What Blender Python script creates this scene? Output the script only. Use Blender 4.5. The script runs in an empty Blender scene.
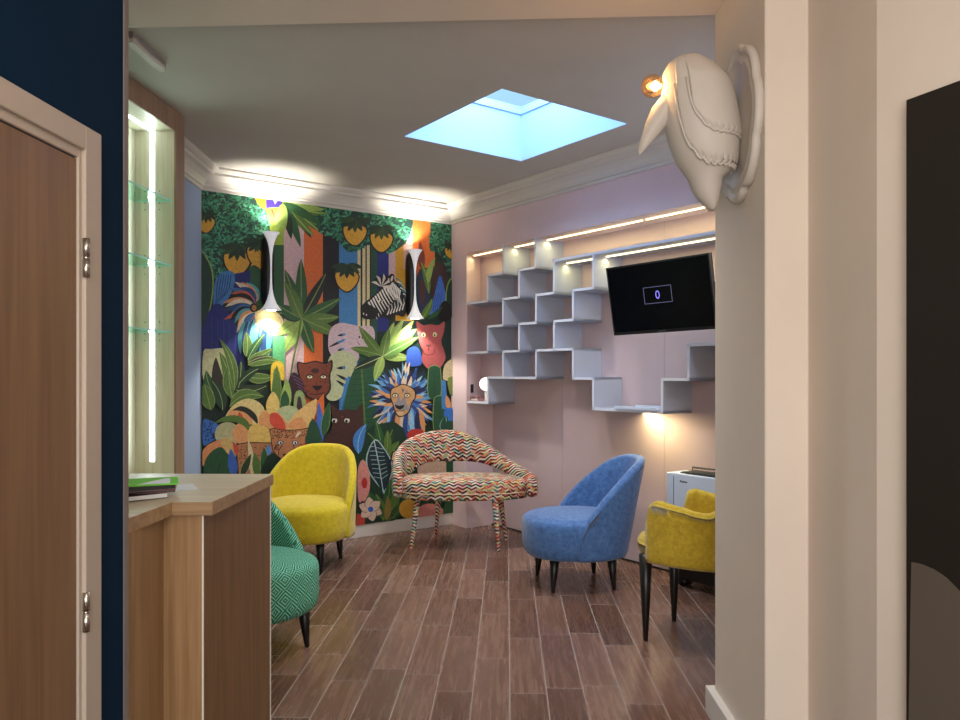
import bpy, math, random
from mathutils import Vector, Matrix
random.seed(7)
C = bpy.context.scene.collection
sin, cos, pi, rad = math.sin, math.cos, math.pi, math.radians
H = 1.45; F = 760.0; CX = 480.0; CY = 372.0

# ------------------------------------------------------------------ measuring
def ray(px, py): return Vector(((px-CX)/F, 1.0, (CY-py)/F))
def fl(px, py, z=0.0):
    r = ray(px, py); k = (z-H)/r.z
    return Vector((r.x*k, k, z))
def atY(px, py, Y):
    r = ray(px, py); return Vector((r.x*Y, Y, H+r.z*Y))
def onp(px, py, P, n):
    r = ray(px, py); o = Vector((0, 0, H)); k = (Vector(P)-o).dot(n)/r.dot(n)
    return o+r*k

# ------------------------------------------------------------------ materials
def lin(c):
    o = []
    for v in c[:3]:
        v = v/255.0
        o.append(v/12.92 if v <= .04045 else ((v+.055)/1.055)**2.4)
    return (*o, 1.0)
class NT:
    def __init__(s, name):
        s.m = bpy.data.materials.new(name); s.m.use_nodes = True
        s.t = s.m.node_tree; s.b = s.t.nodes['Principled BSDF']
    def n(s, typ, **kw):
        x = s.t.nodes.new(typ)
        for k, v in kw.items():
            if k.startswith('i_'): x.inputs[int(k[2:])].default_value = v
            else: setattr(x, k, v)
        return x
    def l(s, a, b): s.t.links.new(a, b)
    def math(s, op, a, b=None, c=None):
        x = s.n('ShaderNodeMath', operation=op)
        for i, v in enumerate((a, b, c)):
            if v is None: continue
            if isinstance(v, (int, float)): x.inputs[i].default_value = v
            else: s.l(v, x.inputs[i])
        return x.outputs[0]
    def ramp(s, fac, stops, interp='LINEAR'):
        r = s.n('ShaderNodeValToRGB'); r.color_ramp.interpolation = interp
        e = r.color_ramp.elements
        while len(e) < len(stops): e.new(.5)
        for i, (p, c) in enumerate(stops):
            e[i].position = p; e[i].color = lin(c)
        s.l(fac, r.inputs[0]); return r.outputs[0]
    def bump(s, h, strength=.2, dist=.002):
        b = s.n('ShaderNodeBump'); b.inputs['Strength'].default_value = strength
        b.inputs['Distance'].default_value = dist
        s.l(h, b.inputs['Height']); s.l(b.outputs[0], s.b.inputs['Normal'])
    def obj(s): return s.n('ShaderNodeTexCoord').outputs['Object']

def paint(name, c, rough=.6, var=.012, scale=3, metallic=0, bump=.05, coat=0):
    t = NT(name); o = t.obj()
    nz = t.n('ShaderNodeTexNoise'); nz.inputs['Scale'].default_value = scale; nz.inputs['Detail'].default_value = 4
    t.l(o, nz.inputs['Vector'])
    a = tuple(max(0, v*(1-var)) for v in c); b = tuple(min(255, v*(1+var)) for v in c)
    t.l(t.ramp(nz.outputs[0], [(.3, a), (.7, b)]), t.b.inputs['Base Color'])
    t.b.inputs['Roughness'].default_value = rough; t.b.inputs['Metallic'].default_value = metallic
    t.b.inputs['Coat Weight'].default_value = coat
    if name in ('navy_wall', 'black_screen'): t.b.inputs['Specular IOR Level'].default_value = .12
    if bump:
        n2 = t.n('ShaderNodeTexNoise'); n2.inputs['Scale'].default_value = 180
        t.l(o, n2.inputs['Vector']); t.bump(n2.outputs[0], bump, .001)
    return t.m
def glow(name, c, s):
    t = NT(name); t.b.inputs['Base Color'].default_value = lin(c)
    t.b.inputs['Emission Color'].default_value = lin(c); t.b.inputs['Emission Strength'].default_value = s
    return t.m
def wood(name, c1, c2, axis=2, scale=1.0, rough=.45):
    t = NT(name); mp = t.n('ShaderNodeMapping'); sc = [26*scale]*3; sc[axis] = 1.3*scale
    mp.inputs['Scale'].default_value = sc; t.l(t.obj(), mp.inputs[0])
    nz = t.n('ShaderNodeTexNoise'); nz.inputs['Scale'].default_value = 1.6; nz.inputs['Detail'].default_value = 6
    nz.inputs['Distortion'].default_value = .6
    t.l(mp.outputs[0], nz.inputs['Vector'])
    m2 = t.n('ShaderNodeMapping'); sc = [150*scale]*3; sc[axis] = 3*scale; m2.inputs['Scale'].default_value = sc
    t.l(t.obj(), m2.inputs[0])
    n2 = t.n('ShaderNodeTexNoise'); n2.inputs['Scale'].default_value = 1.2; t.l(m2.outputs[0], n2.inputs['Vector'])
    f = t.math('ADD', t.math('MULTIPLY', nz.outputs[0], .72), t.math('MULTIPLY', n2.outputs[0], .28))
    t.l(t.ramp(f, [(.34, c1), (.66, c2)]), t.b.inputs['Base Color'])
    t.b.inputs['Roughness'].default_value = rough; t.bump(n2.outputs[0], .12, .001)
    return t.m
def fabric(name, c1, c2, scale=420, rough=.9):
    t = NT(name); o = t.obj()
    v = t.n('ShaderNodeTexVoronoi'); v.inputs['Scale'].default_value = scale*.35; t.l(o, v.inputs['Vector'])
    nz = t.n('ShaderNodeTexNoise'); nz.inputs['Scale'].default_value = 30; nz.inputs['Detail'].default_value = 8; nz.inputs['Roughness'].default_value = .8
    t.l(o, nz.inputs['Vector'])
    t.l(t.ramp(nz.outputs[0], [(.32, c1), (.68, c2)]), t.b.inputs['Base Color'])
    t.b.inputs['Roughness'].default_value = rough; t.b.inputs['Sheen Weight'].default_value = .25
    t.bump(v.outputs[0], .5, .003)
    return t.m
def weave(name):
    # zigzag chenille of short coloured dashes
    t = NT(name); o = t.obj(); sp = t.n('ShaderNodeSeparateXYZ'); t.l(o, sp.inputs[0])
    x, y, z = sp.outputs
    u = t.math('ADD', x, t.math('MULTIPLY', y, .35))
    v = t.math('ADD', z, t.math('MULTIPLY', y, .75))
    zig = t.math('MULTIPLY', t.math('PINGPONG', u, .036), .55)
    rv = t.math('DIVIDE', t.math('ADD', v, zig), .0145)
    row = t.math('FLOOR', rv)
    uu = t.math('ADD', t.math('DIVIDE', u, .036), t.math('MULTIPLY', row, .37))
    col = t.math('FLOOR', uu)
    cb = t.n('ShaderNodeCombineXYZ'); t.l(row, cb.inputs[0]); t.l(col, cb.inputs[1])
    w = t.n('ShaderNodeTexWhiteNoise'); t.l(cb.outputs[0], w.inputs['Vector'])
    pal = [ (0, (226, 214, 196)), (.34, (214, 128, 96)), (.5, (208, 206, 150)), (.68, (222, 168, 156)), (.84, (150, 180, 160))]
    pal2 = [(0, (84, 30, 38)), (.25, (30, 26, 44)), (.42, (190, 84, 56)), (.58, (54, 108, 108)), (.7, (120, 44, 50)), (.86, (176, 170, 100))]
    c1_ = t.ramp(w.outputs['Value'], pal, 'CONSTANT'); c2_ = t.ramp(w.outputs['Value'], pal2, 'CONSTANT')
    m0 = t.n('ShaderNodeMix', data_type='RGBA'); t.l(t.math('PINGPONG', row, 1), m0.inputs[0]); t.l(c1_, m0.inputs[6]); t.l(c2_, m0.inputs[7]); colr = m0.outputs[2]
    edge = t.math('GREATER_THAN', t.math('FRACT', rv), .9)
    mx = t.n('ShaderNodeMix', data_type='RGBA'); t.l(edge, mx.inputs[0]); t.l(colr, mx.inputs[6]); mx.inputs[7].default_value = lin((60, 30, 40))
    t.l(mx.outputs[2], t.b.inputs['Base Color']); t.b.inputs['Roughness'].default_value = .9
    t.bump(t.math('PINGPONG', rv, .5), .6, .004)
    return t.m
def greenweave(name):
    t = NT(name); o = t.obj(); sp = t.n('ShaderNodeSeparateXYZ'); t.l(o, sp.inputs[0]); x, y, z = sp.outputs
    at = t.math('ARCTAN2', x, y)
    u = t.math('ADD', t.math('MULTIPLY', at, .33), 0); v = t.math('ADD', z, t.math('MULTIPLY', t.math('SQRT', t.math('ADD', t.math('MULTIPLY', x, x), t.math('MULTIPLY', y, y))), -.8))
    cell = .05
    cu = t.math('FLOOR', t.math('DIVIDE', u, cell)); cv = t.math('FLOOR', t.math('DIVIDE', v, cell))
    par = t.math('PINGPONG', t.math('ADD', cu, cv), 1)
    d1 = t.math('FRACT', t.math('DIVIDE', t.math('ADD', u, v), .019)); d2 = t.math('FRACT', t.math('DIVIDE', t.math('SUBTRACT', u, v), .019))
    mx = t.math('ADD', t.math('MULTIPLY', d1, par), t.math('MULTIPLY', d2, t.math('SUBTRACT', 1, par)))
    t.l(t.ramp(mx, [(.2, (12, 76, 54)), (.5, (44, 140, 106)), (.8, (140, 212, 182))]), t.b.inputs['Base Color'])
    t.b.inputs['Roughness'].default_value = .85; t.bump(mx, .5, .003)
    return t.m
def floor_mat():
    t = NT('wood_plank_tiles'); sp = t.n('ShaderNodeSeparateXYZ'); t.l(t.obj(), sp.inputs[0]); u, v, _ = sp.outputs
    W_, L_ = .1673, .71
    rv = t.math('DIVIDE', t.math('ADD', v, .0127), W_); row = t.math('FLOOR', rv)
    w1 = t.n('ShaderNodeTexWhiteNoise', noise_dimensions='1D'); t.l(row, w1.inputs['W'])
    ru = t.math('ADD', t.math('DIVIDE', u, L_), w1.outputs['Value']); col = t.math('FLOOR', ru)
    cb = t.n('ShaderNodeCombineXYZ'); t.l(row, cb.inputs[0]); t.l(col, cb.inputs[1])
    w2 = t.n('ShaderNodeTexWhiteNoise'); t.l(cb.outputs[0], w2.inputs['Vector'])
    fu = t.math('PINGPONG', ru, .5); fv = t.math('PINGPONG', rv, .5)
    du = t.math('MULTIPLY', fu, L_); dv = t.math('MULTIPLY', fv, W_)
    mort = t.math('LESS_THAN', t.math('MINIMUM', du, dv), .0023)
    # grain, shifted per plank
    c2 = t.n('ShaderNodeCombineXYZ')
    t.l(t.math('ADD', t.math('MULTIPLY', u, 1.5), t.math('MULTIPLY', w2.outputs['Value'], 40)), c2.inputs[0])
    t.l(t.math('MULTIPLY', v, 26), c2.inputs[1]); t.l(t.math('MULTIPLY', w2.outputs['Value'], 17), c2.inputs[2])
    nz = t.n('ShaderNodeTexNoise'); nz.inputs['Scale'].default_value = 1.5; nz.inputs['Detail'].default_value = 7; nz.inputs['Distortion'].default_value = .5
    nz.inputs['Roughness'].default_value = .65
    t.l(c2.outputs[0], nz.inputs['Vector'])
    f = t.math('ADD', t.math('MULTIPLY', nz.outputs[0], .6), t.math('MULTIPLY', w2.outputs['Value'], .26))
    base = t.ramp(f, [(.2, (80, 54, 44)), (.45, (110, 80, 66)), (.72, (146, 114, 98))])
    mx = t.n('ShaderNodeMix', data_type='RGBA'); t.l(mort, mx.inputs[0]); t.l(base, mx.inputs[6]); mx.inputs[7].default_value = lin((176, 161, 153))
    t.l(mx.outputs[2], t.b.inputs['Base Color'])
    t.l(t.math('ADD', t.math('MULTIPLY', nz.outputs[0], .14), .2), t.b.inputs['Roughness'])
    t.bump(t.math('SUBTRACT', t.math('MULTIPLY', nz.outputs[0], .4), mort), .25, .002)
    return t.m
def vcol_mat():
    t = NT('printed_jungle_paper'); a = t.n('ShaderNodeVertexColor', layer_name='Col')
    nz = t.n('ShaderNodeTexNoise'); nz.inputs['Scale'].default_value = 60; nz.inputs['Detail'].default_value = 5; t.l(t.obj(), nz.inputs['Vector'])
    mx = t.n('ShaderNodeMix', data_type='RGBA', blend_type='MULTIPLY'); mx.inputs[0].default_value = 1
    t.l(a.outputs[0], mx.inputs[6]); t.l(t.ramp(nz.outputs[0], [(.3, (222, 222, 222)), (.7, (255, 255, 255))]), mx.inputs[7])
    t.l(mx.outputs[2], t.b.inputs['Base Color']); t.b.inputs['Roughness'].default_value = .55
    return t.m
def glass(name, c, alpha=.25, rough=.05):
    t = NT(name); out = t.t.nodes['Material Output']
    tr = t.n('ShaderNodeBsdfTransparent'); tr.inputs[0].default_value = lin(c)
    gl = t.n('ShaderNodeBsdfGlossy'); gl.inputs['Roughness'].default_value = rough; gl.inputs[0].default_value = lin(c)
    mx = t.n('ShaderNodeMixShader'); mx.inputs[0].default_value = alpha
    t.l(tr.outputs[0], mx.inputs[1]); t.l(gl.outputs[0], mx.inputs[2]); t.l(mx.outputs[0], out.inputs['Surface'])
    return t.m

M = {
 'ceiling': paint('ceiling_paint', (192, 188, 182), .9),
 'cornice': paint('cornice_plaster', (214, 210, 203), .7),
 'white': paint('white_paint', (215, 208, 200), .6),
 'pillar': paint('warm_white_wall', (222, 209, 195), .75),
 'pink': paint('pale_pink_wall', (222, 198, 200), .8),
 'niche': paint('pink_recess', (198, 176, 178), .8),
 'bluewall': paint('pale_blue_wall', (150, 168, 200), .8),
 'navy': paint('navy_wall', (5, 34, 58), .8),
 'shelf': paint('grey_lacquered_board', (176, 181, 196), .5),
 'floor': floor_mat(),
 'door': wood('door_oak', (108, 80, 55), (128, 98, 70), 2, .7),
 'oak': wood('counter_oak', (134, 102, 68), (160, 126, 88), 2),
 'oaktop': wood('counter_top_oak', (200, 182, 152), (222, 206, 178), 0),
 'cab': wood('cabinet_pale_oak', (206, 200, 172), (226, 220, 196), 2),
 'stile': wood('cabinet_stile_oak', (140, 112, 92), (170, 140, 118), 2),
 'frame': paint('door_frame_paint', (176, 162, 148), .5),
 'steel': paint('brushed_steel', (190, 185, 178), .25, metallic=1, bump=0),
 'yellow': fabric('yellow_wool', (178, 156, 4), (214, 192, 20)),
 'yellow2': fabric('mustard_speckled_wool', (160, 132, 12), (206, 178, 50)),
 'blue': fabric('blue_tweed', (38, 74, 128), (84, 126, 182)),
 'green': greenweave('green_basket_weave'),
 'weave': weave('multicolour_zigzag_weave'),
 'black': paint('black_lacquer', (14, 12, 12), .35, bump=0),
 'tv': paint('black_screen', (3, 4, 8), .25, bump=0),
 'tvframe': paint('black_bezel', (8, 8, 9), .4, bump=0),
 'led': glow('warm_led', (255, 232, 175), 3.5),
 'ledcool': glow('cool_led', (226, 248, 255), 5.5),
 'lamp': paint('matte_white_resin', (206, 198, 188), .55),
 'diab': glow('lit_white_porcelain', (236, 236, 240), .35),
 'bulbg': glow('amber_bulb_glass', (255, 165, 80), 1.0),
 'fil': glow('bulb_filament', (255, 215, 150), 14),
 'hglow': glow('sconce_bulb', (255, 244, 220), 25),
 'globe': glow('white_globe_lamp', (255, 250, 240), 1.6),
 'panel': paint('dark_brown_panel', (24, 17, 11), .6, bump=0),
 'taupe': paint('taupe_disc', (88, 78, 68), .7),
 'ac': paint('white_plastic', (205, 216, 232), .35, bump=0),
 'grille': paint('dark_grille', (58, 62, 58), .5, bump=0),
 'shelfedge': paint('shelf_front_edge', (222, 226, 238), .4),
 'edge': paint('pale_edge_band', (222, 216, 206), .5),
 'lip': paint('grey_corner_strip', (120, 112, 108), .6),
 'shaft': paint('shaft_daylight_blue', (176, 194, 224), .8),  # blue of the daylight put into the shaft colour
 'screenblue': glow('screen_lilac', (120, 112, 225), 1.0),
 'screenpale': glow('screen_grey', (92, 96, 130), .7),
 'paper': paint('white_paper', (225, 226, 228), .6),
 'mgreen': paint('lime_cover', (120, 215, 60), .8),
 'mmauve': paint('mauve_cover', (150, 120, 128), .45),
 'mred': paint('red_cover', (150, 50, 50), .45),
 'mdark': paint('charcoal_cover', (46, 42, 46), .45),
 'mural': vcol_mat(),
 'glass': glass('green_tinted_glass', (228, 250, 242), .1),
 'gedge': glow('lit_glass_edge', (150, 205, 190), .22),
 'pane': glass('skylight_pane', (225, 245, 250), .06),
 'pink_t': glass('pink_acrylic', (250, 225, 225), .35, .1),
}

# ------------------------------------------------------------------ mesh kit
class MB:
    def __init__(s): s.v = []; s.f = []; s.sm = []
    def add(s, vs, fs, smooth=False):
        k = len(s.v); s.v += [tuple(v) for v in vs]
        for f in fs: s.f.append([i+k for i in f]); s.sm.append(smooth)
        return s
    def box(s, a, b):
        x0, y0, z0 = a; x1, y1, z1 = b
        vs = [(x, y, z) for z in (z0, z1) for x, y in ((x0, y0), (x1, y0), (x1, y1), (x0, y1))]
        return s.add(vs, [(3, 2, 1, 0), (4, 5, 6, 7), (0, 1, 5, 4), (1, 2, 6, 5), (2, 3, 7, 6), (3, 0, 4, 7)])
    def prism(s, pts, z0, z1):
        n = len(pts)
        ar = sum(pts[i][0]*pts[(i+1) % n][1]-pts[(i+1) % n][0]*pts[i][1] for i in range(n))
        if ar < 0: pts = pts[::-1]
        vs = [(p[0], p[1], z0) for p in pts]+[(p[0], p[1], z1) for p in pts]
        fs = [list(range(n-1, -1, -1)), list(range(n, 2*n))]+[(i, (i+1) % n, n+(i+1) % n, n+i) for i in range(n)]
        return s.add(vs, fs)
    def loft(s, rings, smooth=True, cap=True, closed=True):
        n = len(rings[0]); vs = [p for r in rings for p in r]; fs = []
        for j in range(len(rings)-1):
            for i in range(n if closed else n-1):
                i2 = (i+1) % n
                fs.append((j*n+i, j*n+i2, (j+1)*n+i2, (j+1)*n+i))
        s.add(vs, fs, smooth)
        if cap and closed:
            k = len(s.v)-len(vs)
            s.f.append([k+i for i in range(n-1, -1, -1)]); s.sm.append(smooth)
            s.f.append([k+(len(rings)-1)*n+i for i in range(n)]); s.sm.append(smooth)
        return s
    def tube(s, pts, r, seg=10, smooth=True):
        rings = []
        for i, p in enumerate(pts):
            p = Vector(p); a = Vector(pts[max(i-1, 0)]); b = Vector(pts[min(i+1, len(pts)-1)])
            d = (b-a).normalized(); up = Vector((0, 0, 1)) if abs(d.z) < .9 else Vector((1, 0, 0))
            e1 = d.cross(up).normalized(); e2 = d.cross(e1).normalized()
            rr = r[i] if isinstance(r, (list, tuple)) else r
            rings.append([tuple(p+e1*rr*cos(2*pi*k/seg)+e2*rr*sin(2*pi*k/seg)) for k in range(seg)])
        return s.loft(rings, smooth)
    def lathe(s, prof, seg=32, c=(0, 0, 0)):
        return s.loft([[(c[0]+r*cos(2*pi*k/seg), c[1]+r*sin(2*pi*k/seg), c[2]+z) for k in range(seg)] for r, z in prof])
    def sphere(s, c, r, seg=20, sq=(1, 1, 1)):
        prof = [(max(1e-4, sin(pi*i/12)), -cos(pi*i/12)) for i in range(13)]
        return s.loft([[(c[0]+sq[0]*r*a*cos(2*pi*k/seg), c[1]+sq[1]*r*a*sin(2*pi*k/seg), c[2]+sq[2]*r*z) for k in range(seg)] for a, z in prof])
    def build(s, name, mat, parent=None, bevel=0, subsurf=0, loc=None, rz=0):
        me = bpy.data.meshes.new(name); me.from_pydata(s.v, [], s.f)
        me.polygons.foreach_set('use_smooth', s.sm); me.materials.append(mat); me.validate(); me.update()
        import bmesh
        bm = bmesh.new(); bm.from_mesh(me); bmesh.ops.recalc_face_normals(bm, faces=bm.faces); bm.to_mesh(me); bm.free()
        o = bpy.data.objects.new(name, me); C.objects.link(o)
        if parent: o.parent = parent
        if loc is not None: o.location = loc
        o.rotation_euler.z = rz
        if bevel:
            b = o.modifiers.new('bevel', 'BEVEL'); b.width = bevel; b.segments = 2; b.limit_method = 'ANGLE'
        if subsurf:
            q = o.modifiers.new('sub', 'SUBSURF'); q.levels = q.render_levels = subsurf
        return o
def tag(o, label=None, cat=None, group=None, kind=None):
    if label: o['label'] = label
    if cat: o['category'] = cat
    if group: o['group'] = group
    if kind: o['kind'] = kind
    return o
def empty(name, loc=(0, 0, 0), rz=0, **kw):
    o = bpy.data.objects.new(name, None); C.objects.link(o); o.location = loc; o.rotation_euler.z = rz; o.empty_display_size = .1
    return tag(o, **kw)
def struct(o, label=None): return tag(o, label=label, kind='structure')

# ------------------------------------------------------------------ room frames
a_s = math.atan2(558, 760)
w = Vector((sin(a_s), -cos(a_s), 0))            # along the shelf wall, towards the right
u = Vector((cos(a_s), sin(a_s), 0))             # along the mural wall, towards the corner
Cn = fl(451.5, 524)                             # corner of mural wall and shelf wall
T_M = 2.093*1.1154
PL = Cn-u*T_M                                   # left end of the mural wall
dL = Vector((.0394, -1, 0)).normalized()        # left wall, towards the camera
HC = 3.01                                       # ceiling
SOF = 2.962
def S(s, z=0, t=0): return Cn+w*s+u*t+Vector((0, 0, z))
nS = -u                                          # shelf wall faces this way
nM = w                                           # mural wall faces this way
S_END = 4.75
ND = .305                                        # recess depth
NZ = 2.55; NS = .248

# floor
rot = rad(90-2.03)
struct(MB().add([(-3, -4, 0), (11, -4, 0), (11, 5, 0), (-3, 5, 0)], [(0, 1, 2, 3)]).build('floor', M['floor'], rz=rot), 'dark brown wood-look plank tiles with pale joints')
# ceiling with skylight hole
sk = [fl(px, py, HC) for px, py in ((403, 137), (490, 87), (621, 122), (521, 161))]
# square the opening up to the wall directions
p0 = sk[3]; eA = -u; eB = w
lA = (sk[0]-p0).dot(eA); lB = (sk[2]-p0).dot(eB)
sk = [p0+eA*lA, p0+eA*lA+eB*lB, p0+eB*lB, p0.copy()]
out = [Vector((-4.5, 9.5, HC)), Vector((-4.5, 1.5, HC)), Vector((4.5, 1.5, HC)), Vector((4.5, 9.5, HC))]
vs = [tuple(p) for p in out+sk]
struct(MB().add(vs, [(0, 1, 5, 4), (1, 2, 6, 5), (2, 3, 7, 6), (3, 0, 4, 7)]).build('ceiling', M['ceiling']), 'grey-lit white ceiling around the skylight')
# skylight
SKZ = 1.45+(257/211)*(HC-1.45)
m = MB(); 
for i in range(4):
    a, b = sk[i], sk[(i+1) % 4]
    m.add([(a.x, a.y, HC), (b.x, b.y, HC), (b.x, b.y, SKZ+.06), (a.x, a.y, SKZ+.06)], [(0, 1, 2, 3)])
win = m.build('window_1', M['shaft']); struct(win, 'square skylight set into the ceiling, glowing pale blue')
cS = (sk[0]+sk[2])/2; cS.z = 0
m = MB()
for i in range(4):
    a, b = sk[i].copy(), sk[(i+1) % 4].copy(); a.z = b.z = 0
    ai, bi = a+(cS-a)*.02, b+(cS-b)*.02
    m.prism([a, b, bi, ai], SKZ, SKZ+.03)
m.build('window_frame', M['shaft'], win)
m = MB(); m.add([(p.x, p.y, SKZ+.04) for p in sk], [(0, 1, 2, 3)]); m.build('pane', M['pane'], win)

# mural wall, left wall, shelf wall
m = MB(); m.prism([PL, Cn, Cn+w*-.15, PL+w*-.15], 0, HC+.05)
wb = m.build('wall_back', M['white']); struct(wb, 'wall carrying the jungle mural')
LM = PL+dL*1.0; LE = LM-Vector((.0657, .998, 0))*2.77
m = MB(); m.prism([PL, LM, LE, LE+Vector((-.15, 0, 0)), LM+Vector((-.15, 0, 0)), PL+Vector((-.15, .1, 0))], 0, HC+.05)
struct(m.build('wall_left', M['bluewall']), 'pale blue side wall left of the mural')
m = MB()
def wallbox(s0, s1, z0, z1, t0=0, t1=.02):
    m.prism([S(s0, 0, t0), S(s1, 0, t0), S(s1, 0, t1), S(s0, 0, t1)], z0, z1)
ZSL = 1.628-2*.2275-.01
wallbox(0, NS, 0, ZSL, 0, ND+.1)
m.prism([S(0), S(NS), S(.052, 0, ND), S(.052, 0, ND+.1), S(0, 0, ND+.1)], ZSL, NZ); wallbox(0, NS, NZ, HC+.05, 0, ND+.1)
wallbox(NS, S_END, NZ, HC+.05, 0, ND+.1)
ws = m.build('wall_right', M['pink']); struct(ws, 'pale pink wall framing the shelf recess')
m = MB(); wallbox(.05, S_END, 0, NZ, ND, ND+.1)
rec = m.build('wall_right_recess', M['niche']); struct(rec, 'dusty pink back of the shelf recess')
m = MB()
for s in (1.22, 2.32, 3.42): wallbox(s, s+.004, .0, NZ, ND-.0012, ND)
m.build('panel_joint', paint('joint_line', (176, 154, 157), .8, bump=0), rec)  # seams between the recess panels, in a slightly darker pink
m = MB(); wallbox(NS, S_END, 0, .012, ND-.012, ND)
m.build('floor_joint', M['black'], rec)

# corridor: navy wall on the left, soffit, right-hand wall
dC = Vector((sin(rad(2.03)), cos(rad(2.03)), 0))
NE = Vector((-.977, 2.08, 0)); NB = NE-dC*3.6
m = MB(); m.prism([NE, NB, NB+Vector((-1.6, 0, 0)), NE+Vector((-1.35, 0, 0))], 0, SOF)
struct(m.build('wall_left_corridor', M['navy']), 'navy blue wall around the oak door')
m = MB(); e = NE+Vector((.004, .0, 0)); m.prism([e, e+Vector((-.03, 0, 0)), e+Vector((-.03, .022, 0)), e+Vector((.001, .022, 0))], 0, SOF)
struct(m.build('trim_1', M['lip']), 'thin grey strip finishing the end of the navy wall')
L3 = fl(124, 28, SOF); R3 = fl(716, 15, SOF); dd = (R3-L3).normalized()
A0, A1 = L3-dd*1.2, R3+dd*1.2
m = MB(); m.prism([(A0.x, A0.y), (A1.x, A1.y), (4.2, -1.6), (-3.0, -1.6)], SOF, HC+.04)
struct(m.build('ceiling_corridor', M['pillar']), 'lower ceiling over the entrance')
FA = Vector((.995, 3.22, 0)); FB = Vector((.973, 2.595, 0)); FC_ = Vector((1.120, 2.595, 0)); FD = Vector((1.110, 2.126, 0))
dD = Vector((.38, -.926, 0)).normalized(); FE = FD+dD*4.0
m = MB(); m.prism([FA, FB, FC_, FD, FE, (3.6, FE.y), (3.6, 3.26)], 0, SOF)
pl = m.build('wall_right_corridor', M['pillar'], bevel=.006); struct(pl, 'stepped off-white wall at the right of the opening')
m = MB(); off = Vector((-.032, 0, 0))
m.prism([FA+Vector((-.032, .03, 0)), FB+off+Vector((0, -.0, 0)), FB, FA, FA+Vector((.3, 0, 0)), FA+Vector((.3, .03, 0))], 0, .112)
struct(m.build('baseboard_right', M['white'], bevel=.003), 'white skirting at the foot of the stepped wall')
m = MB(); m.prism([PL+u*.0, Cn, Cn+w*.018, PL+w*.018], 0, .112)
struct(m.build('baseboard_back', M['white'], bevel=.003), 'white skirting under the jungle mural')

# cornice: one moulding swept along the three room walls
prof = [(0, 2.855), (.014, 2.855), (.014, 2.878), (.03, 2.882), (.034, 2.9), (.05, 2.925), (.085, 2.95), (.118, 2.958), (.122, 2.975), (.14, 2.98), (.16, 2.992), (.165, 3.0), (.165, HC), (0, HC)]
path = [PL+dL*.86, PL, Cn, S(S_END)]
def offs(i, d):
    nrm = []
    for k in (i-1, i):
        if 0 <= k < len(path)-1:
            e = (path[k+1]-path[k]).normalized(); nrm.append(Vector((e.y, -e.x, 0)))
    if len(nrm) == 1: return path[i]+nrm[0]*d
    b = (nrm[0]+nrm[1]); b = b/(b.dot(nrm[0]))
    return path[i]+b*d
for i, nm in enumerate(('left', 'back', 'right')):
    m = MB()
    rings = [[(offs(j, d).x, offs(j, d).y, z) for d, z in prof] for j in (i, i+1)]
    m.loft(rings, False)
    struct(m.build('trim_%d' % (i+2), M['cornice']), 'white plaster cornice on the %s wall' % {'left': 'pale blue left', 'back': 'mural', 'right': 'pink shelf'}[nm])
# short moulding returns high at the left
m = MB()
q0 = fl(118, 36, HC-.02); q1 = fl(152, 66, HC-.02); d = (q1-q0).normalized(); pn = Vector((-d.y, d.x, 0))
for k, (a_, b_) in enumerate(((0, .03), (.03, .055))):
    m.prism([q0-pn*.07, q1-pn*.07, q1-pn*(.07-a_-.03), q0-pn*(.07-a_-.03)], HC-.05+k*.02, HC)
struct(m.build('trim_5', M['cornice']), 'short piece of moulding on the ceiling above the cabinet')

# ------------------------------------------------------------------ door on the navy wall
nN = Vector((dC.y, -dC.x, 0))
def W1(px, py, off_=0): return onp(px, py, NE+nN*off_, nN)
def onwall(yd, z, off_=0):
    k = (yd-NE.y)/dC.y; p = NE+dC*k+nN*off_; return Vector((p.x, p.y, z))
yR = W1(102, 300, .022).y; zT = W1(102, 135, .022).z
yI = W1(86, 300, .022).y; zI = W1(86, 150, .022).z; yL = W1(77, 300, .007).y; zLf = W1(77, 157.5, .007).z
door = empty('door_1', onwall(yL, 0)); struct(door, 'oak door in a cream frame on the navy wall')
inv = Matrix.Translation(-door.location)
def dbox(name, mat, y0, y1, z0, z1, o0, o1, bev=.003):
    m = MB(); a, b = onwall(y0, 0), onwall(y1, 0)
    m.prism([a+nN*o0, b+nN*o0, b+nN*o1, a+nN*o1], z0, z1)
    o = m.build(name, mat, door, bevel=bev); o.location = -door.location; return o
yn = NB.y+1.2
dfm = MB()
def dpr(y0, y1, z0, z1, o0, o1):
    a, b = onwall(y0, 0), onwall(y1, 0); dfm.prism([a+nN*o0, b+nN*o0, b+nN*o1, a+nN*o1], z0, z1)
dpr(yI, yR, 0, zT, 0, .022); dpr(yn, yI, zI, zT, 0, .022)
dpr(yL-.001, yI+.002, 0, zI+.002, 0, .012); dpr(yn, yL, zLf, zI+.002, 0, .012)
o = dfm.build('door_frame', M['frame'], door, bevel=.003); o.location = -door.location
dbox('door_leaf', M['door'], yL-.95, yL-.002, .008, zLf-.003, 0, .007)
for py in (258, 612):
    p = W1(83, py, .014); m = MB()
    m.tube([(0, 0, -.048), (0, 0, -.003)], .0085, 14); m.tube([(0, 0, .003), (0, 0, .048)], .0085, 14); m.tube([(0, 0, -.003), (0, 0, .003)], .0075, 14)
    h = m.build('hinge', M['steel'], door); h.location = p+nN*.008-door.location; tag(h, 'steel barrel hinge')

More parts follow.
